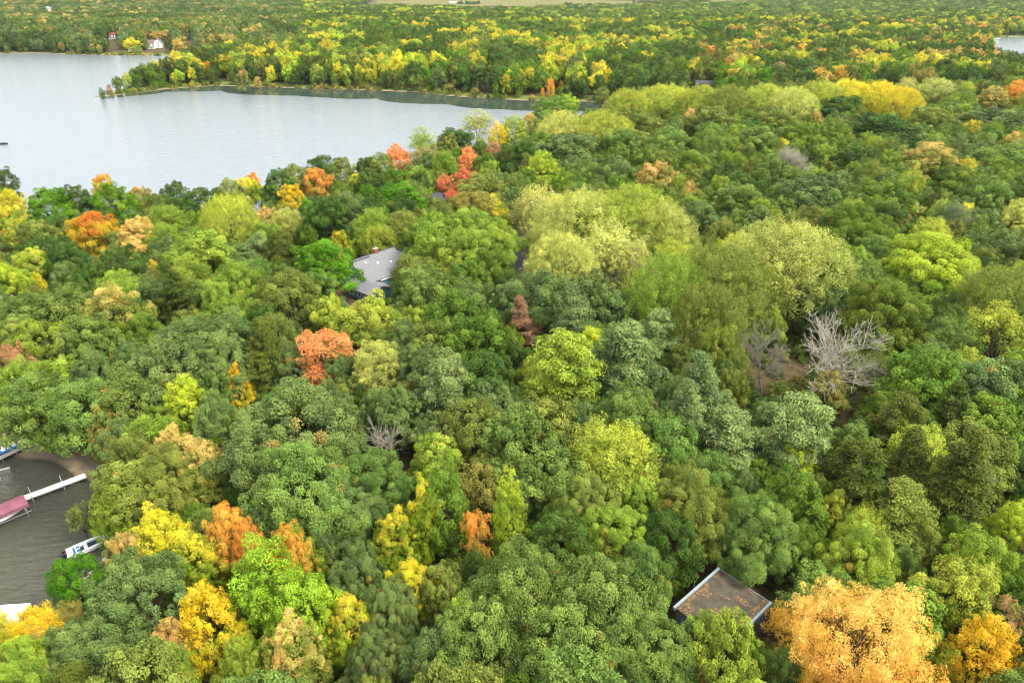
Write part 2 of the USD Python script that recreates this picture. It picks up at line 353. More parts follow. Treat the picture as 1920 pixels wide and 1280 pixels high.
def limbs(base_r, fork, ends, rng, sides=6):
    parts = [tube([(0, 0, -0.6), (0.05, 0, 0.2 * fork), (rng.normal() * 0.12, rng.normal() * 0.12, fork)], [base_r * 1.25, base_r, base_r * 0.8], 7)]
    for e in ends:
        s = np.array([0, 0, fork * rng.uniform(0.75, 1.0)])
        mid = (s + e) / 2 + np.array([0, 0, 0.25]) * np.linalg.norm(e - s) * 0.4 + rng.normal(size=3) * 0.2
        parts.append(tube([s, mid, e], [base_r * 0.5, base_r * 0.3, base_r * 0.1], 5))
    return merge(parts)

FORM = {}      # name: (path, crown width, height, crown bottom)
stage.CreateClassPrim('/World/TreeForms')
def add_form(name, crown, trunk, bark=None, scale_tops=True):
    v, f, tint, high, turned = crown
    p = '/World/TreeForms/' + name
    UsdGeom.Xform.Define(stage, p)
    m = usdkit.mesh(stage, p + '/crown', (v, f), None)
    pv = UsdGeom.PrimvarsAPI(m)
    h = v[:, 2].reshape(-1, 4).mean(1)
    lo, hi = np.percentile(h, 4), np.percentile(h, 99.5)
    rng = np.random.default_rng(len(FORM) + 5)
    cells = meshkit.noise(v.reshape(-1, 4, 3).mean(1) / 2.2, len(FORM))
    aut = np.clip((h - lo) / (hi - lo), 0, 1) * 0.75 + (cells - 0.5) * 0.7 + rng.uniform(-0.1, 0.1, len(h)) + 0.05
    patch = meshkit.fbm(v.reshape(-1, 4, 3).mean(1) / 3.2 + 7.7, 2, len(FORM) + 3)
    for key, val in (('patch', patch), ('tint', tint), ('autumn', aut), ('turned', turned)):
        pv.CreatePrimvar(key, Sdf.ValueTypeNames.FloatArray, 'uniform').Set(Vt.FloatArray.FromNumpy(np.repeat(val, 2).astype(np.float32)))
    if trunk is not None:
        usdkit.mesh(stage, p + '/trunk', trunk, bark or BARK, 40)
    r = np.hypot(v[:, 0], v[:, 1])
    FORM[name] = (p, 2 * float(np.percentile(r, 96)), float(np.percentile(v[:, 2], 99.7)), float(np.percentile(v[:, 2], 3)))

def round_lobes(R, H, n, rng, low=0.38, small=0.26, big=0.46):
    """Lobes of a broad crown: a core and n heavy limbs' masses around and on top, no two alike."""
    out = [(np.array([0, 0, H * 0.56]), np.array([R * 0.5, R * 0.5, H * 0.27]))]
    sq = rng.uniform(0.86, 1.14)
    for i in range(n):
        a = i * 2.399963 + rng.uniform(-0.55, 0.55)
        t = (i + 0.5) / n
        rr = R * rng.uniform(small, big)
        rad = (R - rr * 0.8) * math.sqrt(t) * rng.uniform(0.78, 1.12)
        z = H - rr * 0.8 - (H * (1 - low) - rr * 0.9) * t ** 1.5 * rng.uniform(0.7, 1.15) - rng.uniform(0, 0.11) * H
        out.append((np.array([rad * math.cos(a) * sq, rad * math.sin(a) / sq, z]), np.array([rr, rr, rr * rng.uniform(0.7, 1.05)])))
    return out

def broadleaf(name, seed, R=5.6, H=15, n=13, rc=0.72, spacing=1.34, per=105, L=0.31, loose=0.75, low=0.32, stretch=1.3, thin=0.0, up=0.7, small=0.26, big=0.46, deep=0.34):
    rng = np.random.default_rng(seed)
    lob = round_lobes(R, H, n, rng, low, small, big)
    C, O = lobe_sites(lob, spacing, rng)
    k = meshkit.noise(C / 1.9, seed) > max(thin, 0.2); C, O = C[k], O[k]
    C = C * (1 + (meshkit.noise(unit(C - [0, 0, H * 0.5]) * 2.1, seed + 1)[:, None] - 0.5) * np.array([0.34, 0.34, 0.2]))
    cr = tufts(C, O, rc, per, L, L * 0.62, rng, stretch, up, loose, deep)
    add_form(name, cr, limbs(0.035 * R + 0.06, H * 0.3, [c + np.array([0, 0, -0.2]) for c, r in lob[1:]], rng))

def upright(name, seed, R=3.6, H=15, rc=0.55, spacing=1.1, per=72, L=0.25, stretch=1.8, lows=0.16, taper=0.75, wob=0.25, thin=0.0, up=0.9):
    """An egg-shaped or columnar crown whose leaf sprays point up and out, like a maple's."""
    rng = np.random.default_rng(seed)
    lob = []
    z0 = H * lows
    n = 16
    for i in range(n):
        t = (i + 0.5) / n
        prof = (math.sin(math.pi * min(1, t * taper + 0.22)) ** 0.75) if t < 0.97 else 0.2
        a = i * 2.399963 + rng.uniform(-0.3, 0.3)
        rr = R * (0.42 + 0.2 * rng.uniform()) * (0.55 + 0.45 * prof)
        rad = max(0.0, R * prof - rr * 0.8) * rng.uniform(1 - wob, 1 + wob * 0.5)
        lob.append((np.array([rad * math.cos(a), rad * math.sin(a), z0 + t * (H - z0) - 0.4 * rr]), np.array([rr, rr, rr * 1.25])))
    lob.append((np.array([0, 0, (z0 + H) / 2]), np.array([R * 0.55, R * 0.55, (H - z0) * 0.42])))
    C, O = lobe_sites(lob, spacing, rng, -0.7)
    if thin:
        k = meshkit.noise(C / 1.5, seed) > thin; C, O = C[k], O[k]
    cr = tufts(C, O, rc, per, L, L * 0.6, rng, stretch, up, 0.8, 0.25)
    add_form(name, cr, limbs(0.05 * R + 0.05, H * 0.25, [c * np.array([0.8, 0.8, 0.97]) for c, r in lob[::2]], rng))

def plume(name, seed, R=5.5, H=16, n=26, per=24, L=0.28, twiggy=0.0, rc=0.46, spacing=0.86, bark=None, thin=0.3):
    """A cottonwood or willow: many feathery upright plumes."""
    rng = np.random.default_rng(seed)
    lob = []
    for i in range(n):
        t = (i + 0.5) / n
        a = i * 2.399963 + rng.uniform(-0.4, 0.4)
        rr = R * rng.uniform(0.14, 0.24)
        rad = (R - rr * 0.8) * math.sqrt(t) * rng.uniform(0.85, 1.08)
        top = H - (H * 0.42) * t ** 2.0 - rng.uniform(0, 1.3)
        ht = H * rng.uniform(0.20, 0.30)
        lob.append((np.array([rad * math.cos(a), rad * math.sin(a), top - ht]), np.array([rr, rr, ht])))
    C, O = lobe_sites(lob, spacing, rng, -0.75)
    k = meshkit.noise(C / 1.6, seed) > max(twiggy, thin); C, O = C[k], O[k]
    cr = tufts(C, O, rc, per, L, L * 0.5, rng, 2.5, 1.3, 0.9, 0.25)
    ends = [c - np.array([0, 0, r[2] * 0.2]) for c, r in lob[::3]]
    parts = [limbs(0.035 * R + 0.06, H * 0.28, ends, rng)]
    if twiggy:
        for c, r in lob:
            for _ in range(7):
                d = unit(rng.normal(size=3) * 0.5 + np.array([c[0], c[1], 3.0]) * 0.3)
                s = c + rng.normal(size=3) * r * 0.3
                parts.append(tube([s, s + d * 1.2 + rng.normal(size=3) * 0.15, s + d * 2.3], [0.05, 0.035, 0.012], 3))
    add_form(name, cr, merge(parts), bark)

def pine(name, seed, R=3.6, H=17, whorls=15, per=26, pointed=0.8, low=0.14, L=0.42, gap=0.0, lush=0.75, rc=0.5):
    """Whorls of branches carrying soft tufts of needles."""
    rng = np.random.default_rng(seed)
    C, O, parts = [], [], [tube([(0, 0, -0.5), (0, 0, H * 0.5), (0.1, 0, H * 0.98)], [0.28, 0.19, 0.03], 7)]
    for w in range(whorls):
        t = (w + rng.uniform(-0.2, 0.2)) / (whorls - 1)
        z = H * (low + (0.985 - low) * t)
        rw = R * max(0.0, 1 - t) ** pointed * (0.75 + 0.4 * rng.uniform()) + 0.25
        for b in range(rng.integers(5, 8)):
            if rng.uniform() < gap:
                continue
            a = rng.uniform(0, 6.283)
            l = rw * rng.uniform(0.7, 1.12)
            d = np.array([math.cos(a), math.sin(a), 0.18 + 0.35 * t])
            base = np.array([0, 0, z])
            parts.append(tube([base, base + d * l * 0.5 + np.array([0, 0, -0.08 * l]), base + d * l], [0.06, 0.045, 0.015], 4))
            m = max(2, int(l * 3.4))
            for s in np.linspace(0.28, 1.0, m):
                side = np.cross(d, [0, 0, 1.0]); 
                for q in (-1, 0, 1):
                    C.append(base + d * l * s + side * q * (0.42 * l * (1.05 - s) + 0.12) + np.array([0, 0, -0.1 * l * s * (1 - s)]) + rng.normal(size=3) * 0.12)
                    O.append(unit(d + np.array([0, 0, 0.9])))
    C, O = np.array(C), np.array(O)
    k = rng.uniform(size=len(C)) < lush; C, O = C[k], O[k]
    cr = tufts(C, O, rc, per, L, 0.13, rng, 0.9, 0.7, 0.9)
    add_form(name, cr, merge(parts))

def branching(seed, H, R, levels=5, lean=0.3, kids=(3, 5), r0=0.26, upward=0.35, first=0.3, least=0.02):
    """A leafless tree as tubes: trunk and limbs (thick) apart from twigs."""
    rng = np.random.default_rng(seed)
    thick, thin, tips = [], [], []
    def grow(p, d, l, r, lev):
        bend = rng.normal(size=3) * 0.14
        q = p + (d + bend * 0.5) * l * 0.5; e = p + (d + bend) * l
        (thick if r > 0.05 else thin).append(tube([p, q, e], [r, r * 0.82, r * 0.62], 6 if r > 0.08 else 4 if r > 0.03 else 3))
        if lev == 0:
            tips.append(e); return
        for k in range(rng.integers(kids[0], kids[1] + 1)):
            s = rng.uniform(0.45, 1.0) if lev < levels else rng.uniform(0.75, 1.0)
            o = p + (d + bend) * l * s
            dd = unit(d * 0.75 + rng.normal(size=3) * np.array([0.62, 0.62, 0.4]) + np.array([0, 0, upward * 0.35]))
            grow(o, dd, l * rng.uniform(0.58, 0.82), max(least, r * rng.uniform(0.45, 0.62)), lev - 1)
        dd = unit(d + rng.normal(size=3) * 0.25)
        grow(e, dd, l * 0.75, max(least, r * 0.6), lev - 1)
    grow(np.array([0, 0, -0.4]), unit(np.array([rng.normal() * 0.06, rng.normal() * 0.06, 1])), H * first, r0, levels)
    def fit(pieces):
        return merge(pieces) if pieces else None
    a, b = fit(thick), fit(thin)
    allv = np.vstack([a[0], b[0]])
    sx = R / np.percentile(np.hypot(allv[:, 0], allv[:, 1]), 97); sz = H / allv[:, 2].max()
    s = np.array([sx, sx, sz])
    return (a[0] * s, a[1]), (b[0] * s, b[1]), np.array(tips) * s

for i in range(9):
    broadleaf(f'broadleaf_{i}', 11 + i, R=5.6 + 0.3 * (i % 3), H=14.5 + (i % 2), n=11 + i % 5, low=0.26 + 0.03 * (i % 3), rc=0.66 + 0.06 * (i % 3), spacing=1.25 + 0.1 * (i % 3))
broadleaf('broad_0', 41, R=8.2, H=16, n=22, rc=0.85, spacing=1.55, per=195, L=0.265)
broadleaf('broad_1', 42, R=8.0, H=15, n=26, rc=0.78, spacing=1.45, per=165, L=0.265, small=0.2, big=0.36)
broadleaf('broad_2', 43, R=8.0, H=16, n=24, rc=0.9, spacing=1.6, per=205, L=0.265, small=0.24, big=0.40)
broadleaf('airy_0', 51, R=8.0, H=15, n=26, rc=0.60, spacing=0.92, per=84, L=0.17, loose=1.2, thin=0.27, stretch=1.5, up=0.8, small=0.2, big=0.36, deep=0.5)
broadleaf('airy_1', 52, R=5.6, H=13, n=16, rc=0.55, spacing=1.0, per=40, L=0.28, loose=1.2, thin=0.40, stretch=1.4, up=0.6, small=0.2, big=0.36, deep=0.4)
broadleaf('airy_2', 53, R=5.0, H=13, n=14, rc=0.55, spacing=1.0, per=40, L=0.28, loose=1.2, thin=0.36, stretch=1.5, up=0.8, small=0.2, big=0.36, deep=0.4)
for i in range(3):
    upright(f'maple_{i}', 61 + i, R=4.6 + 0.2 * i, H=14, taper=0.78)
for i in range(2):
    upright(f'column_{i}', 71 + i, R=2.7, H=14, taper=0.8, lows=0.1, stretch=1.9)
for i in range(3):
    plume(f'plume_{i}', 81 + i, R=5.6, H=15.5, n=34 + 5 * i)
for i in range(2):
    plume(f'bigplume_{i}', 86 + i, R=9.5, H=18, n=74 + 8 * i, spacing=1.05, per=26, rc=0.52)
plume('twig_0', 91, R=5.6, H=14, n=26, per=20, twiggy=0.42, bark=PALE_BARK)
plume('wisp_0', 92, R=3.4, H=17, n=14, per=14, twiggy=0.45, rc=0.45, bark=PALE_BARK)
for i in range(3):
    pine(f'pine_{i}', 101 + i, R=3.7 + 0.3 * i, H=16 + i, per=20)
pine('softpine_0', 111, R=4.6, H=15, whorls=16, pointed=0.55, per=17, L=0.48, rc=0.6)
pine('softpine_1', 112, R=4.8, H=14, whorls=15, pointed=0.5, per=17, L=0.48, rc=0.6)
# small crowns of fewer, larger sprays for the distance
for i in range(6):
    broadleaf(f'far_{i}', 131 + i, R=5.6, H=14, n=10, rc=0.9, spacing=1.7, per=40, L=0.58, low=0.12)
for i in range(2):
    upright(f'farcone_{i}', 141 + i, R=4.0, H=14, rc=0.8, spacing=1.7, per=15, L=0.75, lows=0.08)
broadleaf('shrub_0', 151, R=2.4, H=3.4, n=7, rc=0.4, spacing=0.7, per=24, L=0.28, low=0.05)

# ---------------------------------------------------------------- the trees one can point at: place in the photograph, crown width there, form, colour
LIST = """
195 352 42 o yO|2 340 46 o dg|-30 346 60 o dg|16 372 40 o g|265 374 44 o gO|475 345 34 o yO|595 347 58 o or|545 372 46 o ye|30 392 50 m ly|100 388 80 o vg|150 382 70 o dg|220 378 74 o vg|292 392 60 o og|332 374 60 o dg|382 388 76 o dg
430 366 60 o og|470 362 56 o gY|520 350 66 o dg|560 338 64 o og|602 322 66 o dg|640 328 64 o og|436 416 96 p yg|500 408 46 a ta|540 424 52 p pl|612 406 90 o dg|655 398 80 o bg|20 420 60 o gY
165 441 90 o oR|4 458 34 m rd|70 447 68 o og|256 450 86 o ta|28 440 50 o yg|140 494 78 o dg|60 502 66 o yg|232 512 96 o dg|78 545 34 m ly|22 530 70 o lm|290 536 46 o bo|405 450 44 m gT|340 436 80 o g|330 404 70 o dg|372 470 76 o bg|310 480 60 o bg
382 484 120 o lg|440 546 140 O lg|352 520 90 o lg|537 482 80 s pn|540 562 112 o og|612 492 108 o vg|500 450 60 o lg|640 460 44 o gY|340 574 74 n pn|222 586 116 o gT|112 596 116 o sg|40 596 96 o sg|160 650 120 o sg|42 688 70 o gR|84 640 90 o lg|206 640 90 o g
272 628 84 o g|350 650 116 o bg|432 626 104 o bg|300 700 130 o bg|424 672 110 o bg|500 676 76 n pn|548 684 78 o bg|615 668 126 a co|450 728 62 m ye|482 704 66 m gY|350 762 88 m lm|240 746 116 o sg|152 766 116 o sg|62 756 120 o sg|100 716 90 o lg|96 778 84 o g|206 806 76 m bo|30 716 80 o lg|30 640 80 o og
560 806 250 O bg|402 798 90 o bg|620 760 90 o bg|640 700 70 o bg|690 604 116 o yg|612 592 64 o yg|716 706 102 m pl|824 456 120 o lg|884 446 150 O lg|784 514 80 o og|852 486 110 o lg|802 552 112 o sg|874 536 96 o g|950 546 64 o dg|872 600 124 o g|822 648 104 o og|780 686 84 o bg|900 650 124 o g
962 568 104 o bg|1014 566 124 o bg|1092 566 116 o bg|1150 590 90 o bg|992 622 58 n br|1080 618 90 n pg|1062 696 150 s lg|1110 650 70 s lm|1020 720 80 s yg|1172 676 150 s pg|1210 720 70 n pg|912 722 120 o dg|830 740 124 s pg|744 778 96 o bg|700 770 70 o bg|900 812 134 o og|1012 800 130 o og|1180 790 150 O sg|1254 764 80 o bg|960 680 80 o dg
1004 394 112 t pl|1082 424 150 p pl|1184 412 170 p yg|1240 438 110 p pl|1052 494 120 p pl|1144 474 150 t pl|1190 504 110 t pl|1026 458 70 p pl|1262 492 80 p yg
794 264 66 w lg|796 300 70 a bo|895 230 66 w pl|748 294 48 o co|879 312 48 m co 15|868 342 46 o rd|838 346 42 a co|850 372 34 a rd|934 304 52 m gR|950 296 38 o rd|910 312 44 o g|936 258 40 m ye|966 250 62 m yg|990 243 40 m gT|862 268 80 o dg|838 278 54 o og|1020 330 80 m lm|1040 208 90 o g|1064 196 40 o lm|1052 248 96 p pl|1126 248 112 p yg|1130 178 32 o og
1060 284 134 o bg|974 292 76 o dg|1150 330 84 o bg|1230 340 80 o gT|760 376 90 o vg 15|692 344 60 o dg|664 358 38 m gY|652 410 70 o bg|704 396 60 o dg|904 366 100 o og|880 396 90 o bo|840 410 70 o og|716 316 56 o og|690 318 50 o dg|1010 276 60 o g
1180 198 84 p yg|1246 190 94 p yg|1312 192 80 p yg|1372 194 94 p og|1434 190 92 p yg|1484 196 80 p pl|1538 184 86 p yg|1592 180 92 p ly|1644 184 92 p ly|1694 196 66 p ly|1756 168 76 t pl|1702 166 44 t pl|1722 206 30 m gT|1296 238 46 m gT|1530 234 36 m gT|1572 206 92 o dg|1860 192 66 m gT|1904 180 54 m or|1332 226 90 o og|1440 226 90 o og|1200 236 84 o og|1652 244 120 o dg|1744 228 80 o og|1872 230 110 o bg
1250 272 84 o sg|1340 272 90 o g|1420 268 84 o sg|1160 274 80 o sg|1500 262 80 o g|1560 258 70 o g|1476 326 80 B br|1604 306 90 o dg|1736 312 112 m gT|1702 352 60 m yg|1712 400 46 a pl|1842 372 96 o sg|1852 392 60 B gr|1900 424 66 m pl|1784 432 80 B bt|1380 380 120 o sg|1240 316 76 o og|1510 370 110 o bg|1450 330 84 o sg|1300 312 80 o g|1880 300 110 o sg|1650 366 96 o g|1560 356 70 o bg|1240 388 90 o g|1320 420 90 o bg|1302 444 60 B gr|1800 350 80 o g
1482 492 210 p pl|1420 540 90 p yg|1240 546 140 p lg|1350 528 150 p og|1320 600 130 p og|1742 498 196 O lm|1662 582 170 O g|1872 564 130 p og|1880 632 140 a yg|1820 690 80 a yg|1600 430 130 O g|1664 420 100 o dg|1860 470 100 o bg|1780 560 80 o lg|1346 646 80 o yg|1270 690 70 s pn|1310 752 106 n pg|1372 726 64 o og|1276 800 90 n pg|1250 830 110 o sg
1472 738 54 o og 6|1502 752 50 o g 6|1548 748 54 o bo 6|1520 722 46 o dg 5|1448 768 54 o dg 6|1494 722 40 o bo 5|1500 806 150 s pg|1450 800 80 s pg|1730 728 150 o g|1836 726 120 o bg|1690 800 110 s pn|1850 806 130 o g|1780 800 80 n pn|1640 770 70 o g|1560 740 70 o bo|1900 770 80 o g|1440 672 92 D gr 17|1592 692 206 D pb 18|1640 712 54 D bi 9|730 834 82 D wh 13|918 500 46 D gr 9|1738 880 50 D gr 10
1488 886 96 m lm|1490 950 120 o g|1602 884 110 s pn|1694 894 100 n pn|1784 930 130 n pn|1620 940 100 n pn|1694 964 126 s og|1788 1120 140 o yg|1620 1046 150 O lg|1834 1046 110 o lg|1892 1000 84 m lm|1862 946 44 a pl|1612 1186 296 A pe|1832 1244 140 m ye|1760 1262 70 m yg|1872 1176 100 o gR|1906 1120 80 o g|1424 996 150 O sg|1300 950 160 O og|1340 900 90 o sg|1250 1010 110 o dg|1500 1030 70 o g|1352 1236 150 o lg|1296 1206 104 o bg|1384 1226 84 o g|1240 1240 110 o sg|1456 1252 70 o sg|1700 1010 90 s og|1560 960 70 o yg
846 960 92 c g 17|786 980 60 c gY 15|736 1014 94 m gY|890 1000 66 a or 12|956 980 74 c lm 16|772 1118 96 m ly|1044 920 130 o sg|1094 956 150 O og|1150 1004 140 O lg|1190 990 40 m lm|1128 1002 40 m lm|1200 950 90 o lg|966 1124 220 O sg|1120 1136 220 O sg|900 1196 190 O sg|1050 1226 220 O sg|1190 1216 190 O sg|1190 1090 150 O sg|850 1214 74 c lg 13|720 1150 130 O bg|700 1240 120 O bg|800 1250 110 o bg|960 930 80 o bg
398 892 116 m gT|560 916 220 O sg|700 900 150 O sg|640 960 140 O bg|437 1022 84 m or 13|488 1046 74 m or 13|308 1020 112 m ly|372 1062 110 m gY|268 1124 180 O bg|480 1106 130 c bl 17|560 1072 104 m gO 15|566 1160 150 m bl|662 1196 108 m gY|394 1186 130 m ye|322 1224 92 m ta|320 1266 100 m lg|556 1236 130 m gT|450 1264 100 m lg|664 1090 110 O bg|300 900 140 O og|234 920 120 o og|500 990 90 o bg
216 954 74 p lm|150 970 46 a og|146 1086 84 o vg|240 1050 80 o gT|196 1110 60 o vg|70 1204 96 p ye|-4 1180 60 p ly|130 1180 70 p bo|52 1254 130 O lg|166 1226 130 O bg|240 1240 110 o bg|60 1280 110 o lg|300 960 60 m yg|250 860 100 o og|220 820 70 o bg
"""
FORMS = {'o': ['broadleaf_%d' % i for i in range(9)], 'O': ['broad_0', 'broad_1', 'broad_2'], 'a': ['airy_1', 'airy_2'], 'A': ['airy_0'], 'm': ['maple_0', 'maple_1', 'maple_2'], 'c': ['column_0', 'column_1'],
         'p': ['plume_0', 'plume_1', 'plume_2'], 'P': ['bigplume_0', 'bigplume_1'], 't': ['twig_0'], 'w': ['wisp_0'], 'n': ['pine_0', 'pine_1', 'pine_2'], 's': ['softpine_0', 'softpine_1'],
         'f': ['far_%d' % i for i in range(6)], 'F': ['farcone_0', 'farcone_1']}
NAMES = {'o': 'broadleaf_tree', 'O': 'broadleaf_tree', 'a': 'maple_tree', 'A': 'maple_tree', 'm': 'maple_tree', 'c': 'maple_tree', 'p': 'cottonwood_tree', 't': 'cottonwood_tree', 'w': 'cottonwood_tree', 'n': 'pine_tree', 's': 'pine_tree', 'f': 'broadleaf_tree', 'F': 'maple_tree'}
WORDS = {'o': 'broadleaf tree', 'O': 'wide broadleaf tree', 'a': 'open-crowned tree', 'A': 'huge round maple', 'm': 'maple', 'c': 'narrow upright tree', 'p': 'feathery cottonwood', 't': 'thin twiggy cottonwood', 'w': 'wispy half-bare tree', 'n': 'conifer', 's': 'soft-needled pine', 'f': 'broadleaf tree', 'F': 'tree'}
HEIGHT = {'o': (6.0, 0.80, 8, 18), 'O': (6.0, 0.66, 9, 19), 'a': (4.0, 0.85, 6, 16), 'A': (6, 0.65, 9, 18), 'm': (4.2, 1.0, 7, 17), 'c': (6, 1.9, 9, 18), 'p': (6.0, 0.95, 8, 23), 't': (5, 0.85, 8, 19), 'w': (8, 0.8, 9, 18), 'n': (4.5, 1.65, 9, 19), 's': (4.5, 1.05, 8, 18), 'f': (6.0, 0.8, 8, 18), 'F': (5, 1.1, 8, 18)}
rng = np.random.default_rng(7)
trees = []     # dicts: x, y, z, w, h, form letter, colour, px, py
def place(px, py, wpx, k, col, h=None):
    f = 'o' if k in 'BD' else k
    a, b, lo, hi = HEIGHT[f]
    H = h or 14.0
    for _ in range(6):
        p = at(px, py, 5.5 + 0.64 * H)
        for _ in range(3):
            g = float(ground_height(p[0], p[1])); g = max(g, 0.1)
            p = at(px, py, g + (0.5 if k in 'BDcnm' else 0.64) * H)
        W = wpx * depth_of(p) / FPX * 1.06
        H = h or float(np.clip(a + b * W, lo, hi))
    return dict(x=p[0], y=p[1], z=g - 0.05, w=W, h=H, k=k, col=col, px=px, py=py, listed=True)
bare_list = []
for row in LIST.split('\n'):
    for item in row.split('|'):
        t = item.split()
        if len(t) < 5:
            continue
        e = place(float(t[0]), float(t[1]), float(t[2]), t[3], t[4], float(t[5]) if len(t) > 5 else None)
        (bare_list if t[3] in 'BD' else trees).append(e)

# what must stay in sight: (outline in the photograph, how far away it is)
KEEP = [([(650, 552), (655, 500), (668, 470), (764, 436), (778, 450), (738, 486), (728, 545), (722, 572), (690, 570)], 165), ([(952, 424), (990, 424), (996, 524), (966, 524)], 190),
        ([(1278, 1128), (1350, 1058), (1452, 1126), (1446, 1174), (1400, 1184), (1290, 1150)], 75), ([(-50, 792), (60, 796), (150, 836), (172, 860), (186, 905), (150, 1000), (178, 1000), (200, 1006), (190, 1040), (112, 1070), (96, 1140), (-50, 1168)], 150),
        ([(-100, 90), (360, 92), (300, 120), (180, 170), (190, 190), (640, 176), (985, 196), (950, 225), (860, 245), (760, 280), (650, 292), (560, 318), (420, 345), (330, 352), (150, 362), (-100, 366)], 540),
        ([(286, 566), (306, 566), (306, 590), (286, 590)], 155), ([(812, 356), (838, 356), (838, 378), (812, 378)], 250), ([(572, 680), (590, 680), (590, 706), (572, 706)], 125),
        ([(1296, 146), (1340, 146), (1340, 162), (1296, 162)], 560), ([(334, 376), (358, 380), (350, 396), (336, 392)], 210), ([(1490, 600), (1710, 600), (1705, 690), (1600, 760), (1560, 760), (1500, 690)], 142), ([(1402, 590), (1480, 590), (1475, 680), (1446, 720), (1420, 720)], 134), ([(690, 775), (775, 775), (745, 865), (700, 865)], 92)]
KEEP = [(sg.Polygon(p), d) for p, d in KEEP]
KEEP_FAR = [(sg.Polygon(p), d) for p, d in [([(202, 72), (222, 72), (222, 84), (202, 84)], 1120), ([(242, 88), (260, 88), (260, 98), (242, 98)], 965), ([(278, 80), (310, 80), (312, 97), (276, 97)], 1000), ([(350, 71), (360, 71), (360, 78), (350, 78)], 1070), ([(1866, 70), (1940, 66), (1940, 97), (1892, 95)], 1440), ([(86, 8), (116, 8), (116, 16), (86, 16)], 2380)]]
def in_the_way(x, y, g, w, h):
    c = np.array([x, y, g + 0.62 * h]); q = project(c); r = 0.46 * w * FPX / depth_of(c)
    b = project(np.array([x, y, g + 1.5])); top = project(np.array([x, y, g + h]))
    shape = sg.LineString([tuple(top), tuple(q), tuple((q + b) / 2)]).buffer(r * 0.8, 4)
    x0, y0, x1, y1 = shape.bounds; far = math.hypot(x, y)
    for p, dist in (KEEP if y < 590 else KEEP_FAR):
        if far < dist:
            a0, b0, a1, b1 = p.bounds
            if a0 < x1 and a1 > x0 and b0 < y1 and b1 > y0 and shape.intersects(p):
                return True
    return False

COLOURED = {'ye', 'ly', 'or', 'pe', 'co', 'rd', 'ta', 'br', 'lm', 'bl', 'gO', 'gY', 'yO', 'oR', 'gT', 'pl', 'yg'}
KEEP += [(sg.Point(e['px'], e['py'] - 6).buffer(0.20 * e['w'] * FPX / depth_of([e['x'], e['y'], e['z'] + 8])), math.hypot(e['x'], e['y']) - 2) for e in trees if e['col'] in COLOURED]
CLEAR = [sg.Point(*at(700, 520, 8)[:2]).buffer(9.5), sg.Point(-47, 165).buffer(13), sg.Point(*at(1368, 1120, 6)[:2]).buffer(5.0), sg.LineString([tuple(at(972, 524, 5)[:2]), tuple(at(976, 470, 5)[:2]), tuple(at(966, 425, 5)[:2])]).buffer(4.0)]
def spaced_fill(d0, d1, wlo, whi, choose, tries, side=0.99, gap=0.40):
    """Trees wherever there is still room among those already standing."""
    cell, gridmap, out = 12.0, {}, []
    for t in trees:
        gridmap.setdefault((int(t['x'] // cell), int(t['y'] // cell)), []).append(t)
    yy = np.sqrt(rng.uniform(d0 ** 2, d1 ** 2, tries)); xx = rng.uniform(-side, side, tries) * yy + rng.uniform(-14, 14, tries)
    dd = shore_distance(xx, yy); gg = ground_height(xx, yy, dd)
    for x, y, d, g in zip(xx, yy, dd, gg):
        if d < 2.5:
            continue
        w = rng.uniform(wlo, whi); w = min(w, 5 + d * 0.9)
        i, j = int(x // cell), int(y // cell); ok = True
        for a in (-1, 0, 1):
            for b in (-1, 0, 1):
                for t in gridmap.get((i + a, j + b), ()):
                    if (t['x'] - x) ** 2 + (t['y'] - y) ** 2 < (gap * (t['w'] + w)) ** 2:
                        ok = False
        if not ok or any(c.contains(sg.Point(x, y)) for c in CLEAR):
            continue
        k, col = choose(x, y)
        a, b, lo, hi = HEIGHT[k]
        h = float(np.clip(a + b * w, lo, hi)) * rng.uniform(0.85, 1.02)
        if in_the_way(x, y, g, w, h):
            continue
        q = project(np.array([x, y, g + 0.64 * h]))
        e = dict(x=x, y=y, z=g - 0.05, w=w, h=h, k=k, col=col, px=q[0], py=q[1], listed=False)
        gridmap.setdefault((i, j), []).append(e); trees.append(e); out.append(e)
    return out
def near_kind(x, y):
    q = project(np.array([x, y, 14.0])); u = rng.uniform()
    cols = ['sg', 'bg', 'g', 'dg', 'og', 'lg'] if q[0] > 700 else ['bg', 'sg', 'g', 'dg', 'og', 'bg']
    if q[1] < 420 and q[0] < 900:
        cols = ['dg', 'dg', 'g', 'og', 'vg', 'dg']
    if u < 0.04:
        return 'm', ['gY', 'gT', 'ly', 'yg'][rng.integers(4)]
    if u < 0.13:
        return 'm', ['g', 'sg', 'dg', 'og', 'bg'][rng.integers(5)]
    if u < 0.21:
        return 'p', ['og', 'lg', 'yg', 'sg'][rng.integers(4)]
    if u < 0.27 and q[1] > 420:
        return 's', ['pn', 'pg', 'bg'][rng.integers(3)]
    if u < 0.34:
        return 'a', ['og', 'lg', 'bo', 'g', 'sg'][rng.integers(5)]
    return 'o', cols[rng.integers(len(cols))]
spaced_fill(30, 250, 8.5, 12.5, near_kind, 17000, gap=0.31)
spaced_fill(30, 250, 4.5, 7.0, near_kind, 15000, gap=0.31)
spaced_fill(250, 470, 8.5, 12.5, near_kind, 17000, gap=0.31)

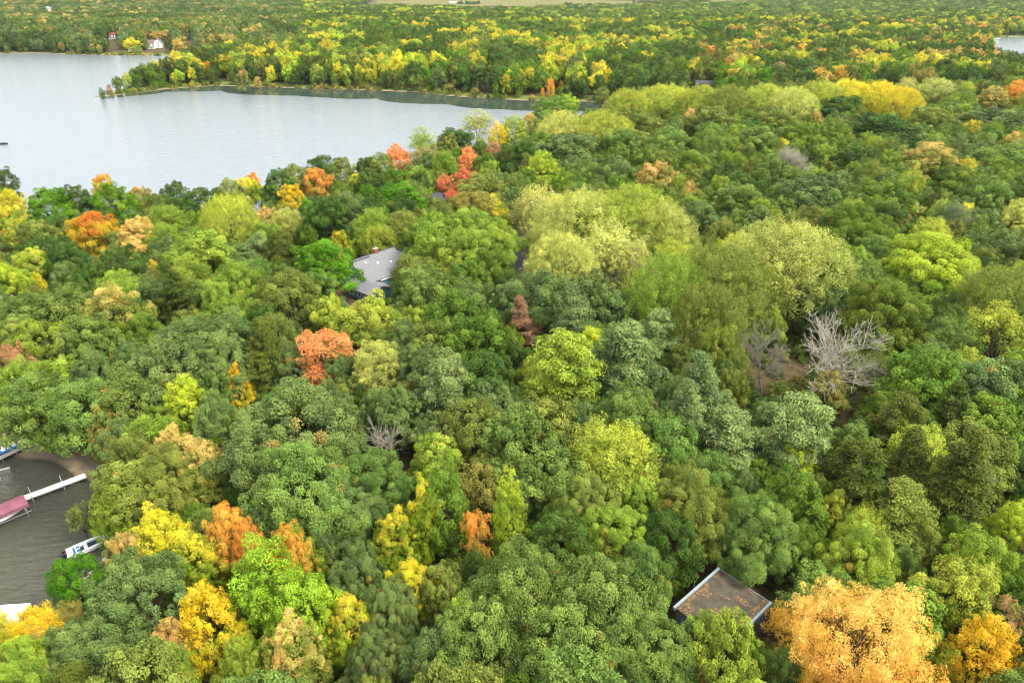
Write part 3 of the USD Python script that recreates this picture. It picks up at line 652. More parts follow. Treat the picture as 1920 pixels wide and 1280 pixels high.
# ---------------------------------------------------------------- far accents: coloured trees of the far woods
FAR = """
388 128 20 F yO|396 140 12 F or|425 88 34 f ly|410 96 22 f ly|446 74 28 F ly|506 116 30 f ly|470 120 22 f ly|540 108 26 f ly|560 112 26 f ly|585 104 26 f ly|548 76 26 F ly|510 62 26 F gT|700 98 22 f ly|732 98 20 f ly|703 135 12 F ly 17|738 131 14 F ly|770 100 22 f ly|790 108 26 f ly|808 112 20 f ly|800 150 14 F or 9
848 125 14 F ly|862 126 14 F ly|896 132 16 F ly|912 140 14 F ly|810 30 30 f ye|806 46 22 f ye|790 42 20 f ly|734 48 30 f lm|622 40 36 f ly|1022 92 22 f ye|1084 90 26 f ye|1100 94 22 f ye|1052 76 16 F co|962 112 12 F rd|1040 110 24 f bo|1070 112 30 f ta|1126 128 20 F rd|1228 94 16 F co|1034 160 16 F or 14|1052 162 14 F or 10|1018 172 8 F or 8
992 50 20 f ye|1290 78 30 f ly|1282 92 26 f ly|1338 98 22 F co|1438 108 22 F rd|1446 118 18 F rd|1460 110 30 f br|1474 110 14 F br|1506 98 26 f ly|1530 104 22 f ly|1508 114 20 F yO|1414 126 32 f gT|1366 132 24 f ly|1344 138 18 f ly|1462 134 38 f br|1436 144 20 F or|1546 150 34 f gT|1624 128 18 F or|1672 124 22 f ta|1692 120 18 F ye|1722 120 24 F rd|1770 118 38 f ye|1752 108 30 f gT|1804 104 30 f ta|1770 82 18 F or|1738 80 20 F or|1790 66 26 f ly|1840 96 30 f bo|1000 60 16 F bo
1660 64 60 f lm|1700 30 56 f lm|1580 70 30 f yg|1850 22 40 f og|1860 44 44 f og|300 68 34 f ta|335 84 26 f ta|246 82 34 f ly|40 66 26 f og|110 74 26 f yg|60 28 44 f gT|100 28 40 f gT|680 58 22 f lm|482 152 16 F ta 9|455 146 30 f gR|205 165 10 F br 7|190 172 10 F dg 8|842 164 26 f bo 7|890 170 20 f bo 6|1200 176 26 f og|1254 160 20 f vg
"""
far_listed = []
for row in FAR.split('\n'):
    for item in row.split('|'):
        t = item.split()
        if len(t) >= 5:
            e = place(float(t[0]), float(t[1]), float(t[2]), t[3], t[4], float(t[5]) if len(t) > 5 else None)
            trees.append(e); far_listed.append(e)

def woods(x, y, d, r):
    """The kind of a tree of the far woods, by where it stands."""
    q = project(np.array([x, y, 14.0])); u = rng.uniform()
    n = float(meshkit.noise(np.array([x / 70, y / 110, 3.0]), 9)); n2 = float(meshkit.noise(np.array([x / 45, y / 60, 8.0]), 19))
    if q[0] < 560 and r > 830:                   # across the lake on the left: muted
        return (['bg', 'dg', 'og', 'bg', 'bg', 'g', 'gT', 'pg', 'pn', 'bo'][int(u * 10)] if n > 0.45 else ['dg', 'bg', 'pn', 'dg'][int(u * 4)])
    if q[1] < 46 and q[0] > 1000:
        return ['bg', 'dg', 'sg', 'og', 'bg', 'yg', 'g', 'dg'][int(u * 8)]
    n3 = float(meshkit.noise(np.array([x / 38, y / 55, 21.0]), 29))
    if n2 > 0.64 and u < 0.5:
        return ['lm', 'ly', 'yg', 'yg', 'gY', 'lm'][int(rng.uniform() * 6)]
    if q[0] > 1300 and n2 < 0.30 and u < 0.4:
        return ['ta', 'bo', 'or', 'gT', 'bo', 'gO'][int(rng.uniform() * 6)]
    if n3 > 0.50:
        return ['dg', 'dg', 'pn', 'dg', 'g'][int(u * 5)]
    if n3 > 0.36:
        return ['g', 'vg', 'dg', 'dg', 'bg', 'og'][int(u * 6)]
    return ['og', 'lg', 'g', 'vg', 'og', 'gY', 'dg'][int(u * 7)]

FIELD = sg.Polygon([tuple(at(x, y, 12.0)[:2]) for x, y in [(640, 26), (700, 22), (850, 22), (880, 27), (1060, 25), (1180, 21), (1400, 16), (1500, 4), (700, 4)]])
CLEAR_FAR = [sg.Point(*at(x, y, 5)[:2]).buffer(b) for x, y, b in [(212, 84, 9), (250, 99, 9), (292, 98, 12), (355, 80, 7), (102, 16, 20), (1320, 156, 6)]]
far_woods = []
def far_fill(d0, d1, step, wlo, whi, side=0.82):
    xs = np.arange(-side * d1, side * d1, step); ys = np.arange(d0, d1, step)
    P = np.stack(np.meshgrid(xs, ys, indexing='ij'), -1).reshape(-1, 2) + rng.uniform(-0.42, 0.42, (len(xs) * len(ys), 2)) * step
    P = P[np.abs(P[:, 0]) < side * P[:, 1] + 10]
    d = shore_distance(P[:, 0], P[:, 1]); g = ground_height(P[:, 0], P[:, 1], d)
    skip = shapely.contains(FIELD, shapely.points(P))
    acc = np.array([(e['x'], e['y'], e['w']) for e in far_listed])
    for (x, y), dd, gg, s in zip(P, d, g, skip):
        if dd < 2.5 or s:
            continue
        w = min(rng.uniform(wlo, whi), 4 + dd * 0.7)
        if (((acc[:, 0] - x) ** 2 + (acc[:, 1] - y) ** 2) < (0.40 * (acc[:, 2] + w)) ** 2).any() or any(c.contains(sg.Point(x, y)) for c in CLEAR_FAR):
            continue
        h = float(np.clip(5.5 + 0.98 * w, 4, 21)) * rng.uniform(0.82, 1.08)
        if y < 470 or ((y < 600 or (y < 1150 and (x < -0.4 * y or x > 0.6 * y)) or (x < -0.6 * y and y < 2700)) and in_the_way(x, y, gg, w, h)):
            continue
        far_woods.append((x, y, gg - 0.1, w, h, woods(x, y, dd, math.hypot(x, y))))
far_fill(470, 900, 9.4, 11.5, 18)
far_fill(900, 1500, 12, 14, 20)
far_fill(1500, 3500, 22.0, 20, 30)

# ---------------------------------------------------------------- the trees become prims
def stand(name, form, e, label, cat, group=None, mat=None):
    p, fw, fh, fb = FORM[form]
    x = UsdGeom.Xform.Define(stage, '/World/' + numbered('/World', name))
    x.AddTranslateOp().Set(Gf.Vec3d(float(e['x']), float(e['y']), float(e['z'])))
    x.AddRotateXYZOp().Set(Gf.Vec3f(float(rng.normal() * 2.5), float(rng.normal() * 2.5), float(rng.uniform(0, 360))))
    s = e['w'] / fw * (1.1 if form.startswith('broad') else 1.14 if 'plume' in form else 1.0); q = rng.uniform(0.9, 1.1)
    x.AddScaleOp().Set(Gf.Vec3f(float(s * q), float(s / q), float(e['h'] / fh)))
    pr = x.GetPrim(); pr.GetReferences().AddInternalReference(p); pr.SetInstanceable(True)
    if mat is not None:
        UsdShade.MaterialBindingAPI.Apply(pr).Bind(mat)
    return say(pr, label, cat, group)

MARKS = [(25, 945, 'the maroon boat lift canopy'), (110, 905, 'the white dock'), (150, 1030, 'the moored white motorboat'), (690, 530, 'the blue house'), (1365, 1120, 'the flat-roofed shed'), (1600, 1180, 'the huge golden-orange maple'),
         (615, 665, 'the coral maple'), (992, 620, 'the rust-brown conifer'), (1600, 640, 'the big pale bare tree'), (1440, 650, 'the grey dead tree'), (730, 825, 'the small white dead tree'), (890, 1005, 'the small bright orange tree'),
         (879, 310, 'the tall coral maple'), (970, 480, 'the narrow driveway'), (1130, 430, 'the pale cottonwood grove'), (1475, 325, 'the silvery bare tree'), (1620, 180, 'the lemon-yellow cottonwoods'), (165, 440, 'the red-topped orange maple'),
         (450, 726, 'the golden maple left of centre'), (440, 1030, 'the pair of orange maples'), (394, 1186, 'the big golden maple'), (1742, 498, 'the wide lime green tree'), (1482, 490, 'the round pale cottonwood'), (1735, 310, 'the tan-topped maple'),
         (595, 345, 'the orange maple by the lake'), (350, 762, 'the lime green maple'), (1488, 886, 'the lime maple among the pines'), (1832, 1244, 'the golden tree in the corner'), (206, 962, 'the lime willow by the bay'), (1126, 248, 'the lakeside cottonwoods'),
         (1320, 153, 'the dark cabin roof'), (1890, 80, 'the small right-hand lake'), (292, 88, 'the white gabled house'), (185, 180, 'the tip of the wooded point'), (810, 32, 'the golden tree on the far ridge'), (700, 130, 'the yellow trees on the far bank'), (1440, 115, 'the red maple on the far hill'), (1084, 90, 'the golden trees on the far hill'), (930, 18, 'the white farm sheds'), (560, 800, 'the widest grey-green tree'), (1000, 1120, 'the broad oaks at bottom centre'), (340, 574, 'the dark conifer by the grey roof')]
SIDES = ['right of', 'behind-right of', 'behind', 'behind-left of', 'left of', 'front-left of', 'in front of', 'front-right of']
ORD = ['', 'second', 'third', 'fourth', 'fifth', 'sixth', 'seventh', 'eighth', 'ninth', 'tenth', 'eleventh', 'twelfth', 'thirteenth', 'fourteenth', 'fifteenth']
def where(e):
    best = sorted((math.hypot(e['px'] - m[0], (e['py'] - m[1]) * 1.3), m) for m in MARKS)
    for dist, m in best:
        if dist > 14:
            ang = math.degrees(math.atan2(m[1] - e['py'], e['px'] - m[0])) % 360
            return dist, SIDES[int((ang + 22.5) // 45) % 8], m[2]
def labelled(es, words):
    """Every tree's own label: look, then its side of the nearest landmark, then its turn counting outward from it."""
    groups = {}
    for e in es:
        d, side, mark = where(e); e['_d'] = d
        groups.setdefault((words(e), side, mark), []).append(e)
    for (w, side, mark), g in groups.items():
        g.sort(key=lambda e: e['_d'])
        for i, e in enumerate(g):
            e['label'] = f'{w} {side} {mark}' if len(g) == 1 else (f'nearest {w} {side} {mark}' if i == 0 else f'{ORD[min(i, 14)]} {w} out {side} {mark}')
def size_word(e):
    wpx = e['w'] * FPX / depth_of([e['x'], e['y'], e['z'] + 8])
    return 'small ' if wpx < 45 and e['k'] != 'A' else 'large ' if wpx > 135 and e['k'] not in 'OA' else ''
FIRST = {(615, 668): 'coral maple with open branches, redder than any tree around it', (992, 622): 'rust-brown dying conifer standing alone among green crowns', (1612, 1186): 'huge round golden-orange maple right of the flat-roofed shed, thinning crown',
         (890, 1000): 'small bright orange tree beside a lime green upright tree', (956, 980): 'lime green upright tree just right of the small bright orange tree', (879, 312): 'tall narrow coral maple near the lake, above a red one', (595, 347): 'orange maple at the lakeside edge of the wood, right of a golden one',
         (545, 372): 'golden yellow maple just left of the orange lakeside maple', (165, 441): 'orange maple with a red top left of a tan-topped maple', (450, 728): 'golden maple left of centre in front of a yellow-topped one', (350, 762): 'lime green maple below and left of the golden maple',
         (1742, 498): 'wide lime green tree on the right with a rounded lobed crown', (1482, 492): 'round pale yellow cottonwood, largest crown right of the cottonwood grove', (394, 1186): 'big golden yellow maple at the bottom left, brightest there', (437, 1022): 'orange maple, left of the pair in the lower left',
         (488, 1046): 'orange maple, right of the pair and half hidden by green crowns', (1832, 1244): 'golden yellow tree in the bottom right corner', (216, 954): 'lime green willow leaning over the bay beside the moored motorboat', (195, 352): 'golden maple standing out against the lake on the left', (4, 458): 'red maple cut by the left edge', (1736, 312): 'tan-topped maple with a wide crown in the upper right'}
GREENS = {'dg', 'bg', 'sg', 'g', 'vg', 'lg', 'bl', 'og', 'pn', 'pg', 'bo'}
def name_for(e):
    return 'broadleaf_tree' if e['k'] in 'mac' and e['col'] in GREENS else NAMES[e['k']]
fills = sorted([e for e in trees if not e['listed']], key=lambda e: -e['w'] / depth_of([e['x'], e['y'], e['z'] + 8]))
inside = lambda e: -60 < e['px'] < 1980 and -40 < e['py'] < 1380
n_broad = sum(name_for(e) == 'broadleaf_tree' for e in trees if e['listed'])
solo_fill = [e for e in fills if inside(e) and name_for(e) == 'broadleaf_tree'][:max(0, 300 - n_broad)] + [e for e in fills if inside(e) and name_for(e) != 'broadleaf_tree' and math.hypot(e['x'], e['y']) < 240]
solo_ids = set(map(id, solo_fill))
solo = [e for e in trees if e['listed']] + solo_fill
rest = [e for e in fills if id(e) not in solo_ids and (inside(e) or e['y'] < 320)]
labelled(solo, lambda e: (size_word(e) + PAL[e['col']][2] + ' ' + ('oval-crowned tree' if e['k'] == 'm' and e['col'] in GREENS else WORDS[e['k']])))
GROUP = {'broadleaf_tree': 'broadleaf trees of the wood', 'maple_tree': 'maples turning colour in the wood', 'cottonwood_tree': 'cottonwoods and willows of the wood', 'pine_tree': 'conifers among the broadleaf trees'}
for e in solo:
    k = e['k']; nm = name_for(e)
    if len(e['label'].split()) > 16:
        e['label'] = e['label'].replace(' out ', ' ').replace('small ', '').replace('large ', '')
    lab = FIRST.get((e['px'], e['py']), e['label'])
    fs = FORMS['P' if k == 'p' and e['w'] > 13 else k]
    stand(nm, fs[rng.integers(len(fs))], e, lab, 'tree', GROUP[nm], LEAF[e['col']])

def wood_stuff(name, items, forms, label, cat):
    """The trees past counting: one instancer with one prototype for each form and colour."""
    root = '/World/' + name
    pi = UsdGeom.PointInstancer.Define(stage, root)
    say(pi.GetPrim(), label, cat, None, 'stuff')
    protos, index, P, I, S, Q = [], {}, [], [], [], []
    for x, y, z, w, h, form, col in items:
        k = (form, col)
        if k not in index:
            pp = f'{root}/kind_{len(protos)}'
            pr = UsdGeom.Xform.Define(stage, pp).GetPrim(); pr.GetReferences().AddInternalReference(FORM[form][0]); pr.SetInstanceable(True)
            UsdShade.MaterialBindingAPI.Apply(pr).Bind(LEAF[col])
            index[k] = len(protos); protos.append(pp)
        P.append((x, y, z)); I.append(index[k])
        s = w / FORM[form][1]; S.append((s, s, h / FORM[form][2]))
        a = rng.uniform(0, 2 * math.pi); Q.append(Gf.Quath(math.cos(a / 2), 0, 0, math.sin(a / 2)))
    pi.CreatePrototypesRel().SetTargets([Sdf.Path(p) for p in protos])
    pi.CreatePositionsAttr(Vt.Vec3fArray.FromNumpy(np.array(P, np.float32))); pi.CreateProtoIndicesAttr(Vt.IntArray(I))
    pi.CreateScalesAttr(Vt.Vec3fArray.FromNumpy(np.array(S, np.float32))); pi.CreateOrientationsAttr(Vt.QuathArray(Q))
def pick(k):
    return FORMS[k][rng.integers(len(FORMS[k]))]
wood_stuff('near_wood', [(e['x'], e['y'], e['z'], e['w'], e['h'], pick('f' if e['y'] > 250 and e['k'] == 'o' else e['k']), e['col']) for e in rest], None, 'closed green canopy filling the near wood between the separate trees', 'woodland')
def far_form(c):
    return pick('F' if c in ('or', 'yO', 'gO') else 'f')
fw = [(x, y, z, w, h, far_form(c), c) for x, y, z, w, h, c in far_woods]
across = [t for t in fw if t[0] < -0.30 * t[1] and math.hypot(t[0], t[1]) > 830 and t[1] < 1600]
ids = set(map(id, across))
wood_stuff('far_shore_wood', across, None, 'muted green wood along the far shore of the lake on the left', 'woodland')
wood_stuff('hill_wood', [t for t in fw if id(t) not in ids and t[1] < 1500], None, 'green and yellow wood on the point and the hill beyond the lake', 'woodland')
wood_stuff('distant_wood', [t for t in fw if id(t) not in ids and t[1] >= 1500], None, 'distant blue-green woods fading towards the top edge', 'woodland')
print('solo', len(solo), 'broad', n_broad, 'fills', len(fills), 'rest', len(rest), 'far', len(fw))
if False:
    for n_, (p_, *_r) in FORM.items(): print(n_, len(UsdGeom.Mesh.Get(stage, p_ + '/crown').GetFaceVertexCountsAttr().Get()), [round(q, 1) for q in _r])

ur = np.random.default_rng(55)
uy = np.sqrt(ur.uniform(28 ** 2, 300 ** 2, 6500)); ux = ur.uniform(-0.99, 0.99, 6500) * uy
ud = shore_distance(ux, uy); ug = ground_height(ux, uy, ud)
roofs = shapely.union_all([c.buffer(1.5) for c in CLEAR] + [sg.Point(*at(296, 578, 8)[:2]).buffer(8), sg.Point(*at(580, 694, 8)[:2]).buffer(8)])
bare_beach = sg.Polygon([tuple(at(x, y)[:2]) for x, y in [(-60, 800), (60, 815), (175, 850), (190, 900), (150, 905), (-60, 900)]])
ok = (ud > 3.5) & ~shapely.contains(roofs, shapely.points(ux, uy)) & ~shapely.contains(bare_beach, shapely.points(ux, uy))
wood_stuff('undergrowth', [(x, y, g - .1, ur.uniform(2.5, 5), ur.uniform(1.2, 3.4), 'shrub_0', ['dg', 'dg', 'og', 'g', 'bo', 'dg', 'pn', 'g', 'bg'][ur.integers(9)]) for x, y, g in zip(ux[ok], uy[ok], ug[ok])], None, 'leafy undergrowth on the floor of the near wood', 'undergrowth')

# ---------------------------------------------------------------- bare and dead trees, each its own shape
BARE = {   # (place in the list): seed, bark, levels, upward, label, leaves
    (1592, 692): (301, PALE_BARK, 6, 0.9, 'big pale bare tree with a spreading fan of whitish branches, few yellow leaves', 'pl'),
    (1440, 672): (302, GREY_BARK, 6, 0.1, 'tall grey dead tree with dense drooping twigs left of the pale bare tree', None),
    (1640, 712): (303, PALE_BARK, 5, 0.7, 'small white-stemmed bare birch just right of the big pale bare tree', 'pl'),
    (730, 834): (304, PALE_BARK, 4, 0.7, 'small white dead tree poking up between green crowns left of centre', None),
    (918, 500): (305, PALE_BARK, 4, 0.2, 'thin pale dead tree standing left of the narrow driveway', None),
    (1738, 880): (306, PALE_BARK, 5, 0.4, 'small whitish dead tree among the dark pines on the right', None),
    (1476, 326): (307, PALE_BARK, 6, 0.2, 'silvery bare tree spreading in front of a dark gap in the upper right', None),
    (1852, 392): (308, GREY_BARK, 6, 0.3, 'grey bare tree in the middle of green crowns near the right edge', None),
    (1784, 432): (309, GREY_BARK, 6, 0.3, 'brownish grey twiggy tree left of the pale yellow tree at the right edge', None),
    (1302, 444): (310, GREY_BARK, 5, 0.4, 'grey bare tree squeezed between the two pale cottonwood crowns', None)}
for e in bare_list:
    seed, bark, lev, upw, lab, leaves = BARE[(e['px'], e['py'])]
    t = thing('bare_tree', lab, 'tree', (e['x'], e['y'], e['z']), 0, 'leafless trees of the wood')
    thick, thin, tips = branching(seed, e['h'] * 1.05, e['w'] * 0.52, lev, upward=upw, r0=0.40 if seed == 301 else 0.17 if seed == 304 else 0.13 + 0.012 * e['h'], kids=(2, 3) if seed in (301, 304, 302) else (3, 4) if lev > 5 else (3, 5), first=0.4 if seed == 301 else 0.28, least=0.034 if seed in (301, 304, 303, 305) else 0.02)
    obj('trunk', thick, bark, t, smooth=40)
    obj('twigs', thin, bark, t, kind='stuff')
    if leaves:
        r2 = np.random.default_rng(seed)
        tp = tips[(tips[:, 2] > e['h'] * 0.55)]
        tp = tp[(meshkit.noise(tp / 2.0, seed) > 0.5) & (tp[:, 0] > -0.1 * e['w'])]
        v, f, tint, hi, tu = tufts(tp, unit(tp - [0, 0, e['h'] * 0.4]), 0.4, 9, 0.26, 0.14, r2, 1.6, 1.0, 1.0)
        m = usdkit.mesh(stage, str(t.GetPath()) + '/crown', (v, f), LEAF[leaves])
        UsdGeom.PrimvarsAPI(m).CreatePrimvar('tint', Sdf.ValueTypeNames.FloatArray, 'uniform').Set(Vt.FloatArray.FromNumpy(np.repeat(tint, 2).astype(np.float32)))

# ---------------------------------------------------------------- materials of built things
SHINGLE = plain('grey_shingle', (130, 131, 132), 0.9, 0.2, scale=2.2, rgb2=(104, 106, 110), bump=0.02, detail=9)
SHINGLE_B = plain('brown_shingle', (122, 108, 98), 0.9, 0.2, scale=2.2, rgb2=(98, 86, 80), bump=0.02, detail=9)
SHINGLE_R = plain('red_shingle', (150, 74, 68), 0.9, 0.2, 0.2, 2.0)
SHINGLE_D = plain('dark_shingle', (74, 76, 82), 0.85, 0.3, 0.2, 2.0)
SIDING_MAT = usdkit.material(stage, '/World/Looks/blue_siding', {
    'g': ('geometry', {}), 'w': ('wave_texture', {'wave_type': 'bands', 'bands_direction': 'z', 'profile': 'saw', 'scale': 1.6}),
    'r': ('rgb_ramp', {'ramp': [(0.0, lin((100, 138, 162))), (0.85, lin((114, 152, 174))), (1.0, lin((80, 114, 138)))]}),
    'b': ('bump', {'strength': 0.5, 'distance': 0.02}), 'p': ('principled_bsdf', {'roughness': 0.6})},
    [('g.position', 'w.vector'), ('w.fac', 'r.fac'), ('w.fac', 'b.height'), ('b.normal', 'p.normal'), ('r.color', 'p.base_color')], surface='p.BSDF')
WHITE = plain('white_paint', (226, 226, 222), 0.5, 0.4, 0.08, 1.5)
CREAM = plain('cream_wall', (214, 206, 190), 0.7, 0.3, 0.1, 1.0)
WOOD_WALL = plain('grey_boards', (128, 134, 138), 0.85, 0.2, scale=3.0, rgb2=(84, 90, 94))
GLASS = plain('window_glass', (26, 32, 38), 0.08, 0.6)
BRICK = plain('brick', (150, 92, 74), 0.9, 0.2, 0.25, 9.0)
CONCRETE = plain('concrete', (164, 162, 156), 0.9, 0.2, 0.15, 3.0)
ASPHALT = plain('asphalt', (84, 84, 88), 0.92, 0.2, scale=1.4, rgb2=(62, 62, 66))
FLAT_ROOF = plain('weathered_flat_roof', (92, 84, 70), 0.95, 0.2, scale=1.1, rgb2=(66, 60, 52), bump=0.01, detail=9)
TRIM = plain('pale_trim', (150, 160, 168), 0.6, 0.3, 0.2, 2.0)
MAROON = plain('maroon_canvas', (130, 82, 94), 0.8, 0.2, scale=0.9, rgb2=(110, 66, 80))
WHITE_CANVAS = plain('white_canvas', (232, 232, 230), 0.75, 0.2, 0.06, 1.0)
METAL = plain('aluminium', (186, 190, 192), 0.35, 0.5, 0.1, 2.0, metal=0.7)
DECK = plain('white_deck', (222, 220, 212), 0.7, 0.3, scale=1.6, rgb2=(196, 194, 186))
GREY_DECK = plain('grey_deck', (168, 164, 154), 0.85, 0.2, 0.2, 2.0)
GEL = plain('white_gelcoat', (236, 238, 238), 0.2, 0.5)
CARPET = plain('teal_boat_carpet', (52, 78, 80), 0.95, 0.1, 0.2, 6.0)
SEAT_BLUE = plain('blue_vinyl', (54, 96, 140), 0.5, 0.4)
SEAT_WHITE = plain('white_vinyl', (224, 228, 230), 0.45, 0.4)
BLACK = plain('black_plastic', (26, 27, 30), 0.35, 0.5)
BLUE_TARP = plain('blue_plastic', (36, 104, 176), 0.4, 0.4)
TEAL = plain('turquoise_plastic', (92, 196, 206), 0.4, 0.4)
ORANGE_P = plain('orange_plastic', (232, 146, 38), 0.4, 0.4)
RED_P = plain('red_plastic', (150, 40, 34), 0.4, 0.4)
YELLOW_P = plain('yellow_plastic', (238, 180, 44), 0.4, 0.4)
STONE = plain('shore_stone', (186, 172, 150), 0.9, 0.2, 0.35, 2.0)
DARK_HULL = plain('dark_hull', (40, 46, 48), 0.5, 0.4)
SKIN = plain('skin', (196, 150, 124), 0.6, 0.3)
CLOTH = plain('dark_jacket', (46, 54, 70), 0.9, 0.1)
HAY = plain('hay', (116, 110, 68), 0.95, 0.1, scale=0.02, rgb2=(98, 100, 56))
MEADOW = plain('meadow', (92, 100, 54), 0.95, 0.1, scale=0.02, rgb2=(108, 106, 62))

# ---------------------------------------------------------------- houses
def gable_roof(u0, u1, v0, v1, ez, rz, axis='u', over=0.4, th=0.16):
    """A pitched roof of two slabs over the box; the ridge runs along the given axis."""
    if axis == 'v':
        m = gable_roof(v0, v1, u0, u1, ez, rz, 'u', over, th)
        m.vertices = m.vertices[:, [1, 0, 2]]; m.invert(); return m
    vm, half = (v0 + v1) / 2, (v1 - v0) / 2
    s = (rz - ez) / half; e = ez - s * over
    prof = np.array([(v0 - over, e), (vm, rz), (v1 + over, e), (v1 + over, e + th), (vm, rz + th), (v0 - over, e + th)])
    m = trimesh.creation.extrude_polygon(sg.Polygon(prof), u1 - u0 + 2 * over, engine='earcut')
    v = m.vertices.copy(); m.vertices = np.column_stack([v[:, 2] + u0 - over, v[:, 0], v[:, 1]])
    m.fix_normals()
    return m
def gable_wall(u0, u1, v0, v1, ez, rz, axis='u', base=-1.2):
    if axis == 'v':
        m = gable_wall(v0, v1, u0, u1, ez, rz, 'u', base)
        m.vertices = m.vertices[:, [1, 0, 2]]; m.invert(); return m
    vm = (v0 + v1) / 2
    m = trimesh.creation.extrude_polygon(sg.Polygon([(v0, base), (v1, base), (v1, ez), (vm, rz - 0.02), (v0, ez)]), u1 - u0, engine='earcut')
    v = m.vertices.copy(); m.vertices = np.column_stack([v[:, 2] + u0, v[:, 0], v[:, 1]])
    m.fix_normals()
    return m
def window(parent, c, w, h, face, sill=True):
    """A framed window in the wall plane: face 'u' or 'v' is the wall's normal axis with its sign."""
    s = 1 if face[0] == '+' else -1; ax = face[1]
    def slab(a0, a1, z0, z1, d0, d1):
        return box(c[0] + min(s * d0, s * d1), c[0] + max(s * d0, s * d1), c[1] + a0, c[1] + a1, c[2] + z0, c[2] + z1) if ax == 'u' else box(c[0] + a0, c[0] + a1, c[1] + min(s * d0, s * d1), c[1] + max(s * d0, s * d1), c[2] + z0, c[2] + z1)
    fr = join(slab(-w / 2 - .09, w / 2 + .09, h / 2, h / 2 + .1, .004, .07), slab(-w / 2 - .12, w / 2 + .12, -h / 2 - .12, -h / 2, .004, .1), slab(-w / 2 - .09, -w / 2, -h / 2, h / 2, .004, .07), slab(w / 2, w / 2 + .09, -h / 2, h / 2, .004, .07), slab(-.035, .035, -h / 2, h / 2, .03, .062))
    wi = obj('window', fr, WHITE, parent)
    obj('pane', slab(-w / 2, w / 2, -h / 2, h / 2, .006, .025), GLASS, wi)

hs = thing('house', 'blue-sided house with long grey shingle roof and brick chimney in a gap between trees', 'house', (HOUSE_O[0], HOUSE_O[1], 5.6), HOUSE_A)
obj('wall', gable_wall(-9, 0, 0, 6, 2.9, 4.0), SIDING_MAT, hs)
obj('wall', gable_wall(-17, -4.8, 3.2, 22.5, 3.7, 7.5, 'v'), SIDING_MAT, hs)
obj('roof', gable_roof(-9, 0, 0, 6, 2.9, 4.0), SHINGLE, hs)
mr = obj('roof', gable_roof(-17, -4.8, 3.2, 22.5, 3.7, 7.5, 'v'), SHINGLE, hs)
obj('fascia', join(box(-9.4, 0.42, -0.46, -0.41, 2.62, 2.9), box(-4.36, -4.31, 6.5, 22.9, 3.1, 3.4)), WHITE, hs)
for k in (0.02, 0.98):
    obj('corner_board', box(0.003, 0.05, 6 * k - 0.06 if k < .5 else 5.9, 0.12 if k < .5 else 6.02, -1, 2.85), WHITE, hs)
window(hs, (-7.3, 0.0, 1.75), 1.3, 1.1, '-v'); window(hs, (-2.0, 0.0, 1.75), 1.3, 1.1, '-v'); window(hs, (-4.8, 0.0, 1.75), 0.9, 1.1, '-v'); window(hs, (0.0, 3.0, 1.6), 1.2, 1.1, '+u')
ch = obj('chimney', box(-11.5, -10.6, 10.4, 11.5, 6.2, 8.6), BRICK, mr)
obj('chimney_cap', join(box(-11.6, -10.5, 10.3, 11.6, 8.6, 8.72), box(-11.3, -10.8, 10.7, 11.2, 8.72, 9.0)), CONCRETE, mr)
for u, v in ((-9.2, 6.2), (-8.2, 9.0), (-9.8, 17.0), (-7.4, 12.5)):
    z = 7.5 - (abs(u + 10.9)) * 3.8 / 6.1
    obj('roof_vent', join(box(u - .2, u + .2, v - .2, v + .2, z, z + .34), box(u - .27, u + .27, v - .27, v + .27, z + .34, z + .4)), WHITE if v < 13 else BLACK, mr)
obj('ridge_vent', box(-11.06, -10.74, 3.4, 22.1, 7.64, 7.72), SHINGLE_D, mr)
obj('roof_step', box(-10.5, -10.3, 3.0, 8.4, 7.3, 7.52), SHINGLE_D, mr)

def cabin(name, label, px, py, w, l, eave, rise, rot, roof, wall, cat='house', axis='u', windows=2, zoff=None, chimney=False):
    p = at(px, py, 5.0)
    for _ in range(4):
        p = at(px, py, float(ground_height(p[0], p[1])) + (eave + rise * .5 if zoff is None else zoff))
    g = float(ground_height(p[0], p[1]))
    t = thing(name, label, cat, (p[0], p[1], g), math.radians(rot))
    obj('wall', gable_wall(-l / 2, l / 2, -w / 2, w / 2, eave, eave + rise), wall, t)
    r = obj('roof', gable_roof(-l / 2, l / 2, -w / 2, w / 2, eave, eave + rise, over=0.45), roof, t)
    for i in range(windows):
        x = (i + 0.5) / windows * l - l / 2
        window(t, (x, -w / 2, eave * 0.62), min(1.5, l / windows * .5), 1.3, '-v')
    if eave > 4:
        for i in range(windows):
            window(t, ((i + 0.5) / windows * l - l / 2, -w / 2, eave * 0.28), min(1.5, l / windows * .5), 1.4, '-v')
    for z in ([0.62] if eave < 4 else [0.25, 0.62, 1.02]):
        window(t, (-l / 2, 0, eave * z), 1.3, 1.3, '-u')
    obj('door', box(l * 0.1, l * 0.1 + 1.0, -w / 2 - .05, -w / 2 - .004, 0.05, 2.1), WOOD_WALL, t)
    if chimney:
        obj('chimney', box(l * .2, l * .2 + .8, .3, 1.1, eave + rise * .5, eave + rise + 1.0), BRICK, r)
    return t
cabin('house', 'grey roof corner showing beside the dark conifer on the left', 296, 578, 7, 10, 3.0, 1.8, -35, SHINGLE, CREAM)
cabin('house', 'dark roof half hidden under the coral maple near the lake', 826, 366, 7, 10, 3.2, 1.8, 30, SHINGLE_D, CREAM, chimney=True)
cabin('house', 'brown shingle roof under the coral maple left of centre', 580, 694, 7, 9, 3.0, 1.6, 25, SHINGLE_B, WOOD_WALL)
cabin('cabin', 'dark cabin roof in the wood behind the olive cottonwoods', 1320, 154, 8, 12, 3.6, 1.8, -8, SHINGLE_D, WOOD_WALL, 'cabin', windows=4)
